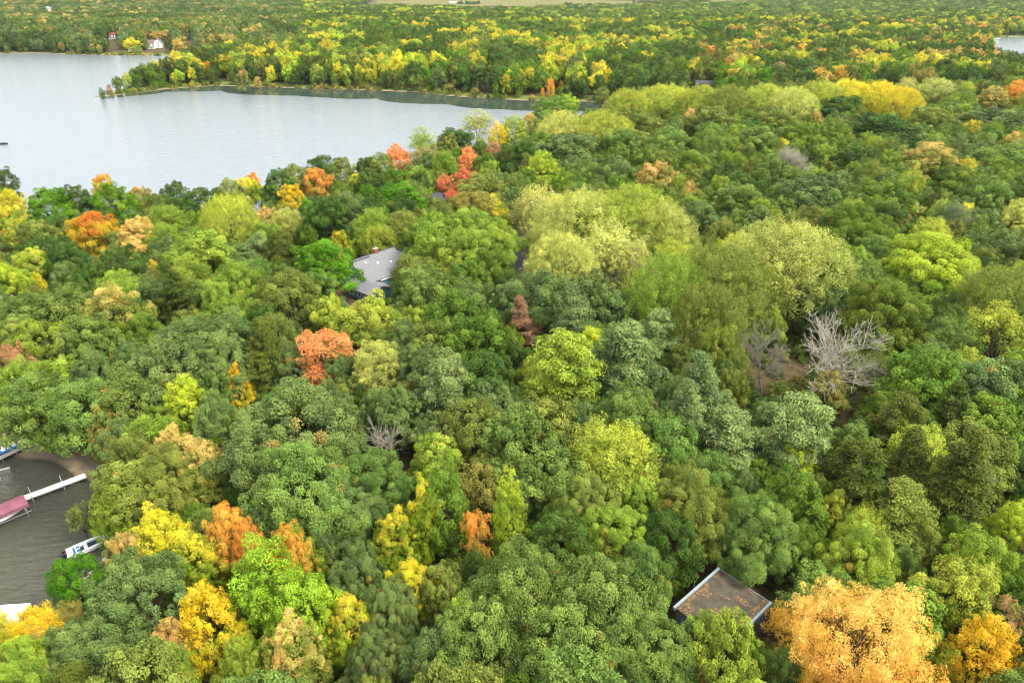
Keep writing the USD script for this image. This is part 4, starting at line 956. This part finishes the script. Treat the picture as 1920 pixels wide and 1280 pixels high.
cabin('house', 'white house with a red roof on the far shore', 212, 80, 8, 11, 5.6, 2.6, 8, SHINGLE_R, WHITE, windows=3, chimney=True)
cabin('house', 'low white house behind a yellow tree at the far shoreline', 251, 93.5, 8, 10, 3.2, 2.0, 4, SHINGLE, WHITE, windows=3)
cabin('house', 'largest white house with a tall gable on the far shore', 284, 89, 9, 11, 6.0, 3.4, 6, SHINGLE_B, WHITE, windows=3, chimney=True)
cabin('house', 'white gabled house set beside the largest white house', 300, 88, 8, 9, 5.5, 4.6, 96, SHINGLE, WHITE, windows=3)
cabin('house', 'white wall glimpsed right of the tan tree on the far shore', 356, 76, 8, 11, 5.0, 2.6, -20, SHINGLE, WHITE, windows=3)
cabin('barn', 'long white farm shed in the fields at the top edge', 928, 19, 16, 42, 5.0, 3.2, 6, METAL, WHITE, 'barn', windows=6)
cabin('barn', 'taller white barn at the left end of the farm sheds', 905, 18, 14, 20, 7.0, 4.0, 80, METAL, WHITE, 'barn', windows=3)
cabin('barn', 'distant white shed left of the hay fields', 858, 3, 20, 60, 5.0, 3.0, 2, METAL, WHITE, 'barn', windows=6)
cabin('barn', 'white building with smoke above it at the top left', 102, 14, 22, 56, 7.0, 3.5, 4, METAL, WHITE, 'barn', windows=6)

# the flat-roofed shed
zr = 8.6
B_, R_, L_ = at(1350, 1067, zr), at(1443, 1128, zr), at(1287, 1129, zr)
e1 = (R_ - B_)[:2]; w1 = float(np.linalg.norm(e1)); e1 /= w1
e2 = np.array([e1[1], -e1[0]]); l2 = abs(float(np.dot((L_ - B_)[:2], e2))) * 1.22
gz = float(ground_height(*((B_[:2] + R_[:2]) / 2)))
sh = thing('shed', 'flat-roofed shed with a brown roof strewn with leaves and pale edges, lower right', 'shed', (B_[0], B_[1], zr), math.atan2(e1[1], e1[0]))
obj('roof', box(0, w1, -l2, 0, -0.12, 0), FLAT_ROOF, sh)
obj('parapet', box(-0.32, -0.003, -l2 - .15, 0.12, -0.35, 0.12), TRIM, sh)
obj('parapet', box(w1 + .003, w1 + 0.28, -l2 - .15, 0.06, -0.35, 0.10), TRIM, sh)
obj('edging', box(0, w1, 0.003, 0.06, -0.3, 0.03), TRIM, sh)
obj('wall', join(box(0.05, w1 - .05, -0.25, -0.1, gz - zr - .5, -0.125), box(0.05, w1 - .05, -l2 + .1, -l2 + .25, gz - zr - .5, -0.125), box(0.05, 0.2, -l2 + .25, -0.25, gz - zr - .5, -0.125)), WOOD_WALL, sh)
for i in range(9):
    y0 = -l2 + .15 + (l2 - .3) * i / 9
    obj('board', box(w1 - 0.02, w1 + 0.06 + 0.02 * (i % 2), y0 + .01, y0 + (l2 - .3) / 9 - .01, gz - zr - .4, -0.36), WOOD_WALL, sh)
obj('pipe', tube([(-0.8, -w1 * .62, -0.9), (-0.8, -w1 * .62, 0.35)], [0.05, 0.05], 8), METAL, sh)
r3 = np.random.default_rng(5)
lp = np.column_stack([r3.uniform(0.1, w1 - .1, 2600), -r3.uniform(0.1, l2 - .1, 2600), np.full(2600, 0.012)])
lp = lp[(meshkit.noise(np.column_stack([lp[:, :2] / 1.1, np.zeros(len(lp))]), 3) + np.exp(-lp[:, 0] * 1.1) * 0.3) > 0.56]
lv, lf = leaf_quads(lp + r3.uniform(0, 0.01, (len(lp), 1)) * [0, 0, 1], unit(np.array([0, 0, 1.0]) + r3.normal(size=(len(lp), 3)) * .12), 0.11, 0.075, r3, 0.1)
Rm = np.array([[e1[0], -e1[1], 0], [e1[1], e1[0], 0], [0, 0, 1]])
obj('fallen_leaves', (lv @ Rm.T + B_, lf), plain('dry_leaves', (206, 160, 92), 0.9, 0.1, scale=4.0, rgb2=(150, 104, 62)), label='dry tan leaves scattered over the flat brown shed roof', cat='leaves', kind='stuff')

# ---------------------------------------------------------------- driveway, fields, shore
def strip(pts, width, lift, n=40):
    p = np.array(pts); s = np.linspace(0, 1, n); t = np.linspace(0, 1, len(p))
    c = np.column_stack([np.interp(s, t, p[:, 0]), np.interp(s, t, p[:, 1])])
    c = np.apply_along_axis(lambda a: np.convolve(np.pad(a, 4, mode='edge'), np.ones(9) / 9, 'valid'), 0, c)
    d = np.gradient(c, axis=0); d /= np.linalg.norm(d, axis=1, keepdims=True); nrm = np.column_stack([-d[:, 1], d[:, 0]])
    row = [c + nrm * width * k for k in (-0.5, 0, 0.5)]
    v = np.stack(row, 1).reshape(-1, 2); z = ground_height(v[:, 0], v[:, 1]).reshape(-1, 3)
    z = np.repeat(z.max(1, keepdims=True), 3, 1).ravel() + lift
    q = [[i * 3 + j, i * 3 + j + 1, (i + 1) * 3 + j + 1, (i + 1) * 3 + j] for i in range(n - 1) for j in range(2)]
    return np.column_stack([v, z]), np.array(q)[:, ::-1]
obj('driveway', strip([at(975, 560, 5)[:2], at(978, 515, 5)[:2], at(972, 470, 5)[:2], at(962, 425, 5)[:2], at(930, 395, 5)[:2]], 6.0, 0.12), ASPHALT, kind='structure')
def field(name, pts, mat, lift):
    P = sg.Polygon([tuple(at(x, y, 13.0)[:2]) for x, y in pts])
    x0, y0, x1, y1 = P.bounds
    xs, ys = np.linspace(x0, x1, 40), np.linspace(y0, y1, 40)
    A, Bq = np.meshgrid(xs, ys, indexing='ij'); z = ground_height(A.ravel(), Bq.ravel()) + lift
    i, j = np.meshgrid(np.arange(39), np.arange(39), indexing='ij')
    q = np.stack([i * 40 + j, (i + 1) * 40 + j, (i + 1) * 40 + j + 1, i * 40 + j + 1], -1).reshape(-1, 4)
    cen = np.column_stack([A.ravel(), Bq.ravel()])[q].mean(1)
    obj(name, (np.column_stack([A.ravel(), Bq.ravel(), z]), q[shapely.contains(P, shapely.points(cen))]), mat, kind='structure')
field('hay_field', [(700, 12), (1000, 13), (1180, 11), (1330, 3), (700, 4)], HAY, 1.0)
field('meadow', [(640, 30), (880, 34), (1060, 32), (1190, 24), (1420, 18), (1500, 5), (1335, 4), (1180, 12), (1000, 14), (640, 13)], MEADOW, 0.8)
hr = np.random.default_rng(31)
hed = []
for x0, x1, y, nn in ((1022, 1102, 17, 26), (1060, 1200, 13, 30), (640, 700, 14, 16), (960, 1010, 19, 10), (1190, 1330, 8, 30), (860, 900, 9, 10), (640, 760, 22, 26), (770, 870, 20, 20), (1120, 1400, 19, 44)):
    for k in range(nn):
        p = at(x0 + (x1 - x0) * (k + hr.uniform(-.4, .4)) / nn, y + hr.uniform(-.6, .6), 14); g = float(ground_height(p[0], p[1]))
        hed.append((p[0], p[1], g, hr.uniform(12, 18), hr.uniform(9, 13), pick('f'), ['dg', 'bg', 'pn'][hr.integers(3)]))
wood_stuff('hedgerow', hed, None, 'dark tree rows between the hay fields at the top edge', 'hedgerow')

# low shrubs along the far bank and the point, leaning over the water
ln = LAKE.exterior
sr = np.random.default_rng(77); sh_items = []
for _ in range(2600):
    p = ln.interpolate(sr.uniform(0, ln.length)); q = project(np.array([p.x, p.y, 0.0]))
    if not (120 < q[0] < 1200 and 95 < q[1] < 196):
        continue
    x, y = p.x + sr.normal() * 1.5, p.y + abs(sr.normal()) * 2.2
    d = float(shore_distance(x, y))
    if d < 0.9 or sr.uniform() < 0.35:
        continue
    sh_items.append((x, y, float(ground_height(x, y)) - .1, sr.uniform(3, 6), sr.uniform(2.0, 4.6), 'shrub_0', ['og', 'dg', 'g', 'bo', 'ta', 'og', 'g'][sr.integers(7)]))
wood_stuff('shore_shrubs', sh_items, None, 'low shrubs along the bank of the point and the far side of the lake', 'shrubs')

# the stony edge by the left dock
sn = np.random.default_rng(15); parts = []
for k in range(70):
    c = at(sn.uniform(14, 52), 0, 0); px, py = sn.uniform(8, 54), 0
    py = 816 + (px - 8) * 0.24 + sn.normal() * 2.6
    c = at(px, py, 0.3); g = float(ground_height(c[0], c[1]))
    s = trimesh.creation.icosphere(1, 0.28); s.vertices *= sn.uniform(0.55, 1.25, 3) * [1, 1, 0.7]; s.vertices += sn.normal(size=s.vertices.shape) * 0.03
    s.apply_translation([c[0], c[1], max(g, 0) + 0.06]); parts.append(s)
obj('shore_stones', join(*parts), STONE, label='pale stones edging the bank above the grey dock', cat='stones', kind='stuff')

# ---------------------------------------------------------------- docks and boats in the bay
def heading(a, b, z):
    A, Bv = at(*a, z), at(*b, z)
    return A, math.atan2(Bv[1] - A[1], Bv[0] - A[0]), float(np.linalg.norm(Bv - A))
A, ang, dl = heading((44, 933), (160, 890), 0.75)
dk = thing('dock', 'long white dock running from the gravel beach to the maroon boat lift', 'dock', (A[0], A[1], 0), ang)
nsec = 4
for i in range(nsec):
    x0, x1 = dl * i / nsec, dl * (i + 1) / nsec
    obj('deck_panel', box(x0 + .01, x1 - .01, -0.62, 0.62, 0.66, 0.75), DECK, dk)
obj('frame', join(box(0, dl, -0.66, -0.60, 0.5, 0.655), box(0, dl, 0.60, 0.66, 0.5, 0.655), *[box(dl * i / 8, dl * i / 8 + .08, -0.6, 0.6, 0.52, 0.63) for i in range(9)]), METAL, dk)
for i in (0.12, 0.62):
    for s in (-1, 1):
        tall = 1.95 if s > 0 else 0.95
        obj('post', tube([(dl * i, s * 0.72, -1.2), (dl * i, s * 0.72, tall)], [0.06, 0.06], 8), METAL, dk)
    obj('cross_pipe', tube([(dl * i, -0.72, 0.46), (dl * i, 0.72, 0.46)], [0.03, 0.03], 6), METAL, dk)

def hull_mesh(L, Bm, depth, n=18, bow=2.4):
    """A planing hull as one solid: sections from transom to bow."""
    rings = []
    for i in range(n):
        t = i / (n - 1); x = L * t
        b = Bm / 2 * (1 - max(0, t - 0.45) ** bow / (0.55 ** bow) * 0.97) * (0.92 + 0.08 * min(1, t * 4))
        keel = -0.18 + 0.55 * max(0, t - 0.6) ** 1.6 * 2.2
        sheer = depth + 0.22 * t ** 2
        ch = keel + 0.30 * (1 - 0.3 * t)
        rings.append([(x, -b, sheer), (x, -b * 0.97, (sheer + ch) / 2), (x, -b * 0.84, ch), (x, 0, keel), (x, b * 0.84, ch), (x, b * 0.97, (sheer + ch) / 2), (x, b, sheer)])
    v = np.array(rings).reshape(-1, 3); k = 7
    f = []
    for i in range(n - 1):
        for j in range(k):
            a, b2 = i * k + j, i * k + (j + 1) % k
            f += [[a, a + k, b2], [b2, a + k, b2 + k]]
    for j in range(1, k - 1):
        f += [[0, j, j + 1], [(n - 1) * k, (n - 1) * k + j + 1, (n - 1) * k + j]]
    m = trimesh.Trimesh(v, f, process=True); m.fix_normals(); return m
def seat_mesh(x, y, z, w=0.5):
    a = trimesh.creation.box([w, w, 0.16]); a.apply_translation([x, y, z]); b = trimesh.creation.box([0.13, w, 0.5]); b.apply_translation([x - w / 2, y, z + 0.3])
    return join(a, b)
def outboard(parent, x, y, z, s=1.0):
    cowl = manifold3d.Manifold.hull(manifold3d.Manifold.batch_boolean([manifold3d.Manifold.sphere(r * s, 16).translate((x + dx * s, y, z + dz * s)) for dx, dz, r in ((-.12, .62, .19), (.16, .66, .17), (-.1, .25, .17), (.1, .25, .15))], manifold3d.OpType.Add))
    o = obj('outboard_motor', cowl, BLACK, parent, smooth=50)
    obj('drive_leg', join(box(x - .1 * s, x + .1 * s, y - .06, y + .06, z - .75 * s, z + .2 * s), box(x - .3 * s, x + .18 * s, y - .04, y + .04, z - .62 * s, z - .56 * s)), BLACK, o)
def motorboat(label, loc, rot, L=5.8, Bm=2.3, engines=(-.38, .38), group=None, seats=True):
    t = thing('motorboat', label, 'boat', loc, rot, group)
    h = hull_mesh(L, Bm, 0.62)
    M = manifold3d.Manifold(manifold3d.Mesh(np.asarray(h.vertices, np.float32), np.asarray(h.faces, np.uint32)))
    cut = manifold3d.Manifold.cube((L * 0.30, Bm * 0.70, 1.0)).translate((L * 0.14, -Bm * 0.35, 0.18)) + manifold3d.Manifold.cube((L * 0.32, Bm * 0.60, 1.0)).translate((L * 0.46, -Bm * 0.30, 0.40))
    obj('hull', M - cut, GEL, t, smooth=30)
    obj('cockpit_floor', box(L * .142, L * .438, -Bm * .348, Bm * .348, 0.184, 0.20), CARPET, t)
    obj('casting_deck', box(L * .462, L * .778, -Bm * .298, Bm * .298, 0.404, 0.42), CARPET, t)
    if seats:
        for y in (-.42, 0.42):
            se = obj('seat', seat_mesh(L * .25, y, 0.5), SEAT_WHITE, t); obj('cushion', box(L * .25 - .2, L * .25 + .24, y - .2, y + .2, 0.585, 0.64), SEAT_BLUE, se)
            obj('console', box(L * .38, L * .435, y - .3, y + .3, 0.2, 0.92), GEL, t)
            obj('windscreen', box(L * .40, L * .405, y - .28, y + .28, 0.925, 1.12), GLASS, t)
        obj('bench', box(L * .15, L * .2, -.7, .7, 0.2, 0.6), SEAT_BLUE, t)
    for y in engines:
        outboard(t, -0.22, y, 0.28)
    obj('rub_rail', tube([(0, -Bm / 2 * .93, .60), (L * .3, -Bm / 2 * 1.0, .63), (L * .5, -Bm / 2 * 1.0, .66)], .03, 6), BLACK, t)
    obj('trolling_motor', join(trimesh.Trimesh(*tube([(L * .86, .2, .82), (L * .9, .35, 1.2)], .03, 6)), box(L * .88, L * .95, .26, .5, 1.14, 1.32)), BLACK, t)
    return t
A, ang, _ = heading((125, 1040), (178, 1018), 0.4)
motorboat('white motorboat with two black outboards and blue seats moored under the trees', (A[0], A[1], 0.02), ang)
dd = np.array([math.cos(ang), math.sin(ang)])
rp = A[:2]; e = at(112, 1056, 0)
obj('mooring_rope', tube([(rp[0] - .05, rp[1] - .05, .62), ((rp[0] + e[0]) / 2, (rp[1] + e[1]) / 2, .12), (e[0], e[1], -.3)], .025, 5), BLACK, label='dark mooring rope running from the stern of the white motorboat', cat='rope')

def boat_lift(label, corner, toward, z, cloth, boat_label=None, L=8.0, Wd=3.0, frame_label=True):
    """A canopy on a metal frame. corner: the middle of its near end in the photograph; it runs towards the second place."""
    A, ang, _ = heading(corner, toward, z)
    t = thing('boat_lift', label, 'boat lift', (A[0], A[1], 0), ang)
    n = 9; a = np.linspace(-1, 1, n)
    prof = np.column_stack([a * Wd / 2, z + 0.0 - 0.42 * np.abs(a) ** 2.2])
    out = [(-Wd / 2, z - 0.95)] + [tuple(p) for p in prof] + [(Wd / 2, z - 0.95), (Wd / 2 - .04, z - 0.95)] + [(p[0] * .975, p[1] - .04) for p in prof[::-1]] + [(-Wd / 2 + .04, z - 0.95)]
    m = trimesh.creation.extrude_polygon(sg.Polygon(out), L, engine='earcut'); v = m.vertices.copy(); m.vertices = np.column_stack([v[:, 2], v[:, 0], v[:, 1]]); m.fix_normals()
    end = trimesh.creation.extrude_polygon(sg.Polygon([(-Wd / 2 + .05, z - .5)] + [(p[0] * .96, p[1] - .05) for p in prof] + [(Wd / 2 - .05, z - .5)]), 0.03, engine='earcut'); v = end.vertices.copy(); end.vertices = np.column_stack([v[:, 2] + .02, v[:, 0], v[:, 1]]); end.fix_normals()
    obj('canopy', join(m, end), cloth, t, smooth=35)
    for x in (0.5, L - .5):
        for y in (-Wd / 2 + .12, Wd / 2 - .12):
            obj('post', tube([(x, y, -1.3), (x, y, z - .5)], .05, 8), METAL, t)
        obj('cradle_beam', tube([(x, -Wd / 2 + .12, .3), (x, Wd / 2 - .12, .3)], .06, 8), METAL, t)
    for y in (-Wd / 2 + .12, Wd / 2 - .12):
        obj('side_rail', tube([(-.1, y, .62), (L + .1, y, .62)], .05, 8), METAL, t)
    if boat_label:
        motorboat(boat_label, (A[0] + math.cos(ang) * 7.4, A[1] + math.sin(ang) * 7.4, 0.5), ang + math.pi, L=6.8, Bm=2.2, engines=(0,), seats=False)
boat_lift('boat lift with a faded maroon canopy at the end of the white dock', (46, 931), (-60, 975), 2.5, MAROON, 'white boat raised under the maroon canopy at the left edge')
boat_lift('boat lift with a white canopy behind the yellow tree at the lower left', (44, 1142), (-80, 1150), 2.3, WHITE_CANVAS, None, L=7.0, Wd=2.8)

A, ang, dl2 = heading((46, 836), (-30, 872), 0.6)
d2 = thing('dock', 'short grey dock at the left edge carrying blue plastic boats', 'dock', (A[0], A[1], 0), ang)
for i in range(4):
    obj('deck_panel', box(dl2 * i / 4 + .01, dl2 * (i + 1) / 4 - .01, -0.55, 0.55, 0.5, 0.6), GREY_DECK, d2)
for i in (0.25, 0.6, 0.95):
    for s in (-1, 1):
        obj('post', tube([(dl2 * i, s * .6, -1.2), (dl2 * i, s * .6, .8)], .05, 8), METAL, d2)
def kayak(label, px, py, rot, col, L=3.0, z=0.35, name='kayak', cat='kayak', group=None):
    p = at(px, py, z + .1); g = max(float(ground_height(p[0], p[1])), 0) if z < 0.5 else z
    t = thing(name, label, cat, (p[0], p[1], g + 0.05), math.radians(rot), group)
    n, k = 15, 12; x = np.linspace(-1, 1, n); r = np.sqrt(np.maximum(1 - np.abs(x) ** 2.3, 0.0004))
    ang2 = np.arange(k) * 2 * math.pi / k
    v = np.stack([np.repeat(x[:, None] * L / 2, k, 1), r[:, None] * np.cos(ang2) * .36, .16 + .1 * x[:, None] ** 2 + r[:, None] * np.sin(ang2) * .16], -1).reshape(-1, 3)
    i, j = np.meshgrid(np.arange(n - 1), np.arange(k), indexing='ij')
    q = np.stack([i * k + j, (i + 1) * k + j, (i + 1) * k + (j + 1) % k, i * k + (j + 1) % k], -1).reshape(-1, 4)
    obj('hull', (v, q[:, ::-1]), col, t, smooth=True)
    rim = trimesh.creation.torus(.24, .035, 20, 8); rim.vertices *= [1.5, 1, 1]; rim.apply_translation([-.1, 0, .33])
    obj('cockpit_rim', rim, BLACK, t, smooth=40)
    obj('seat', box(-.42, -.1, -.17, .17, .325, .36), BLACK, t)
    return t
kayak('orange kayak lying on the bank above the stones', 44, 806, -20, ORANGE_P, 3.6)
kayak('dark red kayak lying beside the orange one', 46, 801, -20, RED_P, 3.2)
kayak('yellow kayak half hidden in leaves at the left edge', 25, 795, 35, YELLOW_P, 2.4)
kayak('turquoise kayak at the water edge above the lime willow', 188, 943, 22, TEAL, 3.4)
def pedal_boat(label, px, py, rot, group=None):
    p = at(px, py, 0.9)
    t = thing('pedal_boat', label, 'boat', (p[0], p[1], 0.605), rot, group)
    S = lambda r, x, y, z: manifold3d.Manifold.sphere(r, 16).translate((x, y, z))
    H = manifold3d.Manifold.hull(manifold3d.Manifold.batch_boolean([S(.2, -.9, -.5, .2), S(.2, -.9, .5, .2), S(.16, 1.0, -.36, .24), S(.16, 1.0, .36, .24)], manifold3d.OpType.Add))
    obj('hull', H - manifold3d.Manifold.cube((1.0, .9, 1)).translate((-.7, -.45, .22)), BLUE_TARP, t, smooth=40)
    for y in (-.24, .24):
        obj('seat', seat_mesh(-.42, y, .34, .38), SEAT_WHITE, t)
    obj('fender', join(box(.35, .8, -.2, .2, .36, .46), box(.35, .42, -.2, .2, .46, .62)), WHITE, t)
A2 = ang
pedal_boat('blue and white pedal boat on the grey dock, nearer its shore end', 21, 838, A2 + .1)
pedal_boat('blue and white pedal boat cut by the left edge beside the grey dock', 1, 847, A2 + .2)
p = at(5, 879, .1)
fl = thing('floating_plank', 'narrow pale plank floating in the bay at the left edge', 'plank', (p[0], p[1], 0), math.radians(28))
obj('board', box(-1.0, 1.0, -.16, .16, 0.0, .09), GREY_DECK, fl); obj('batten', box(-.7, -.6, -.2, .2, .093, .13), GREY_DECK, fl); obj('batten', box(.6, .7, -.2, .2, .093, .13), GREY_DECK, fl)

# the leaning trunk at the back of the beach
p0, p1 = at(163, 836, 0.9), at(146, 806, 4.2)
lt = thing('leaning_trunk', 'pale bare trunk leaning out over the grass behind the beach', 'tree trunk', (p0[0], p0[1], float(ground_height(p0[0], p0[1])) - .2))
dv = p1 - p0
obj('trunk', tube([(0, 0, 0), dv * .5 + [0, 0, .25], dv], [.2, .16, .12], 9), GREY_BARK, lt, smooth=50)
obj('branch', tube([dv * .8, dv * 1.1 + [.4, .3, .8], dv * 1.3 + [1.0, .2, 1.8]], [.08, .06, .02], 6), GREY_BARK, lt)

# ---------------------------------------------------------------- out on the lake and on the far shores
p = at(3, 271, 0)
fb = thing('fishing_boat', 'small dark fishing boat on the lake at the left edge', 'boat', (p[0] - 2.2, p[1], 0.02), 0.1)
h = hull_mesh(5.2, 1.8, 0.55)
M = manifold3d.Manifold(manifold3d.Mesh(np.asarray(h.vertices, np.float32), np.asarray(h.faces, np.uint32)))
obj('hull', M - manifold3d.Manifold.cube((3.4, 1.2, 1)).translate((.5, -.6, .2)), DARK_HULL, fb, smooth=30)
obj('bench', box(1.0, 1.3, -.6, .6, .4, .46), METAL, fb); obj('bench', box(2.9, 3.2, -.6, .6, .4, .46), METAL, fb)
outboard(fb, -.2, 0, .3, .8)
def bone(a, ra, b, rb):
    return manifold3d.Manifold.hull(manifold3d.Manifold.sphere(ra, 14).translate(tuple(map(float, a))) + manifold3d.Manifold.sphere(rb, 14).translate(tuple(map(float, b))))
pr = thing('person', 'person in a dark jacket seated in the fishing boat', 'person', (p[0] - 2.2 + 3.05 * math.cos(.1), p[1] + 3.05 * math.sin(.1), .48), .1)
body = [bone((0, 0, .12), .17, (0, 0, .5), .19), bone((0, 0, .5), .19, (0, 0, .62), .09), bone((0, 0, .62), .06, (.01, 0, .70), .06)]
for s in (-1, 1):
    body += [bone((0, s * .09, .1), .1, (.42, s * .12, .12), .075), bone((.42, s * .12, .12), .075, (.45, s * .12, -.24), .05), bone((.45, s * .12, -.25), .05, (.6, s * .13, -.25), .04),
             bone((0, s * .2, .52), .075, (.12, s * .27, .26), .055), bone((.12, s * .27, .26), .055, (.36, s * .16, .28), .04)]
bm = manifold3d.Manifold.batch_boolean(body, manifold3d.OpType.Add)
obj('body', bm, CLOTH, pr, smooth=60)
obj('head', bone((.02, 0, .80), .1, (.03, 0, .86), .095), SKIN, pr, smooth=60)
obj('cap', bone((.02, 0, .885), .1, (.09, 0, .90), .07), DARK_HULL, pr, smooth=60)
for s in (-1, 1):
    hand = [bone((.36, s * .16, .28), .035, (.43, s * .14, .28), .034)] + [bone((.43, s * .14 + k * .018, .285), .01, (.49 - abs(k) * .006, s * .13 + k * .018, .265), .008) for k in (-1.5, -.5, .5, 1.5)] + [bone((.40, s * .11, .29), .011, (.44, s * .09, .30), .009)]
    obj('hand', manifold3d.Manifold.batch_boolean(hand, manifold3d.OpType.Add), SKIN, pr, smooth=60)

def pontoon(label, px, py, rot, canopy, L=8.0):
    p = at(px, py, 0)
    t = thing('pontoon_boat', label, 'boat', (p[0], p[1], 0), math.radians(rot))
    for y in (-.95, .95):
        c = trimesh.creation.capsule(L - 1, .32, count=[12, 12]); c.apply_transform(trimesh.transformations.rotation_matrix(math.pi / 2, [0, 1, 0])); c.apply_translation([-(L - 1) / 2, y, .1])
        obj('float', c, METAL, t, smooth=40)
    obj('deck', box(-L / 2, L / 2, -1.25, 1.25, .44, .54), GREY_DECK, t)
    for s in (-1, 1):
        obj('side_panel', box(-L / 2 + .3, L / 2 - .3, s * 1.2 - .03, s * 1.2 + .03, .54, 1.2), WHITE, t)
        for x in (-1.8, 1.2):
            obj('canopy_post', tube([(x, s * 1.1, 1.2), (x, s * 1.1, 2.3)], .03, 6), METAL, t)
    obj('canopy', box(-2.0, 1.5, -1.25, 1.25, 2.3, 2.42), canopy, t)
    obj('seat', box(-L / 2 + .4, -L / 2 + 1.1, -1.0, 1.0, .54, 1.0), SEAT_WHITE, t)
pontoon('white pontoon boat at the far shore on the left', 83, 98, 5, WHITE_CANVAS, 12.0)
pontoon('white pontoon boat at the shore of the small right-hand lake', 1866, 74, 10, BLUE_TARP, 12.0)

# a thread of smoke over the white building
p = at(112, 9, 22); sm = trimesh.creation.icosphere(3, 1.0); sm.vertices *= [13, 13, 26]; sm.vertices += np.column_stack([(sm.vertices[:, 2] + 26) * .25, 0 * sm.vertices[:, 2], 0 * sm.vertices[:, 2]]); sm.apply_translation(p + [0, 0, 14])
obj('smoke', sm, usdkit.material(stage, '/World/Looks/smoke', {'v': ('principled_volume', {'color': (.9, .93, .96), 'density': 0.02})}, volume='v.volume'), label='thin pale smoke drifting up from the white building at top left', cat='smoke', kind='stuff')
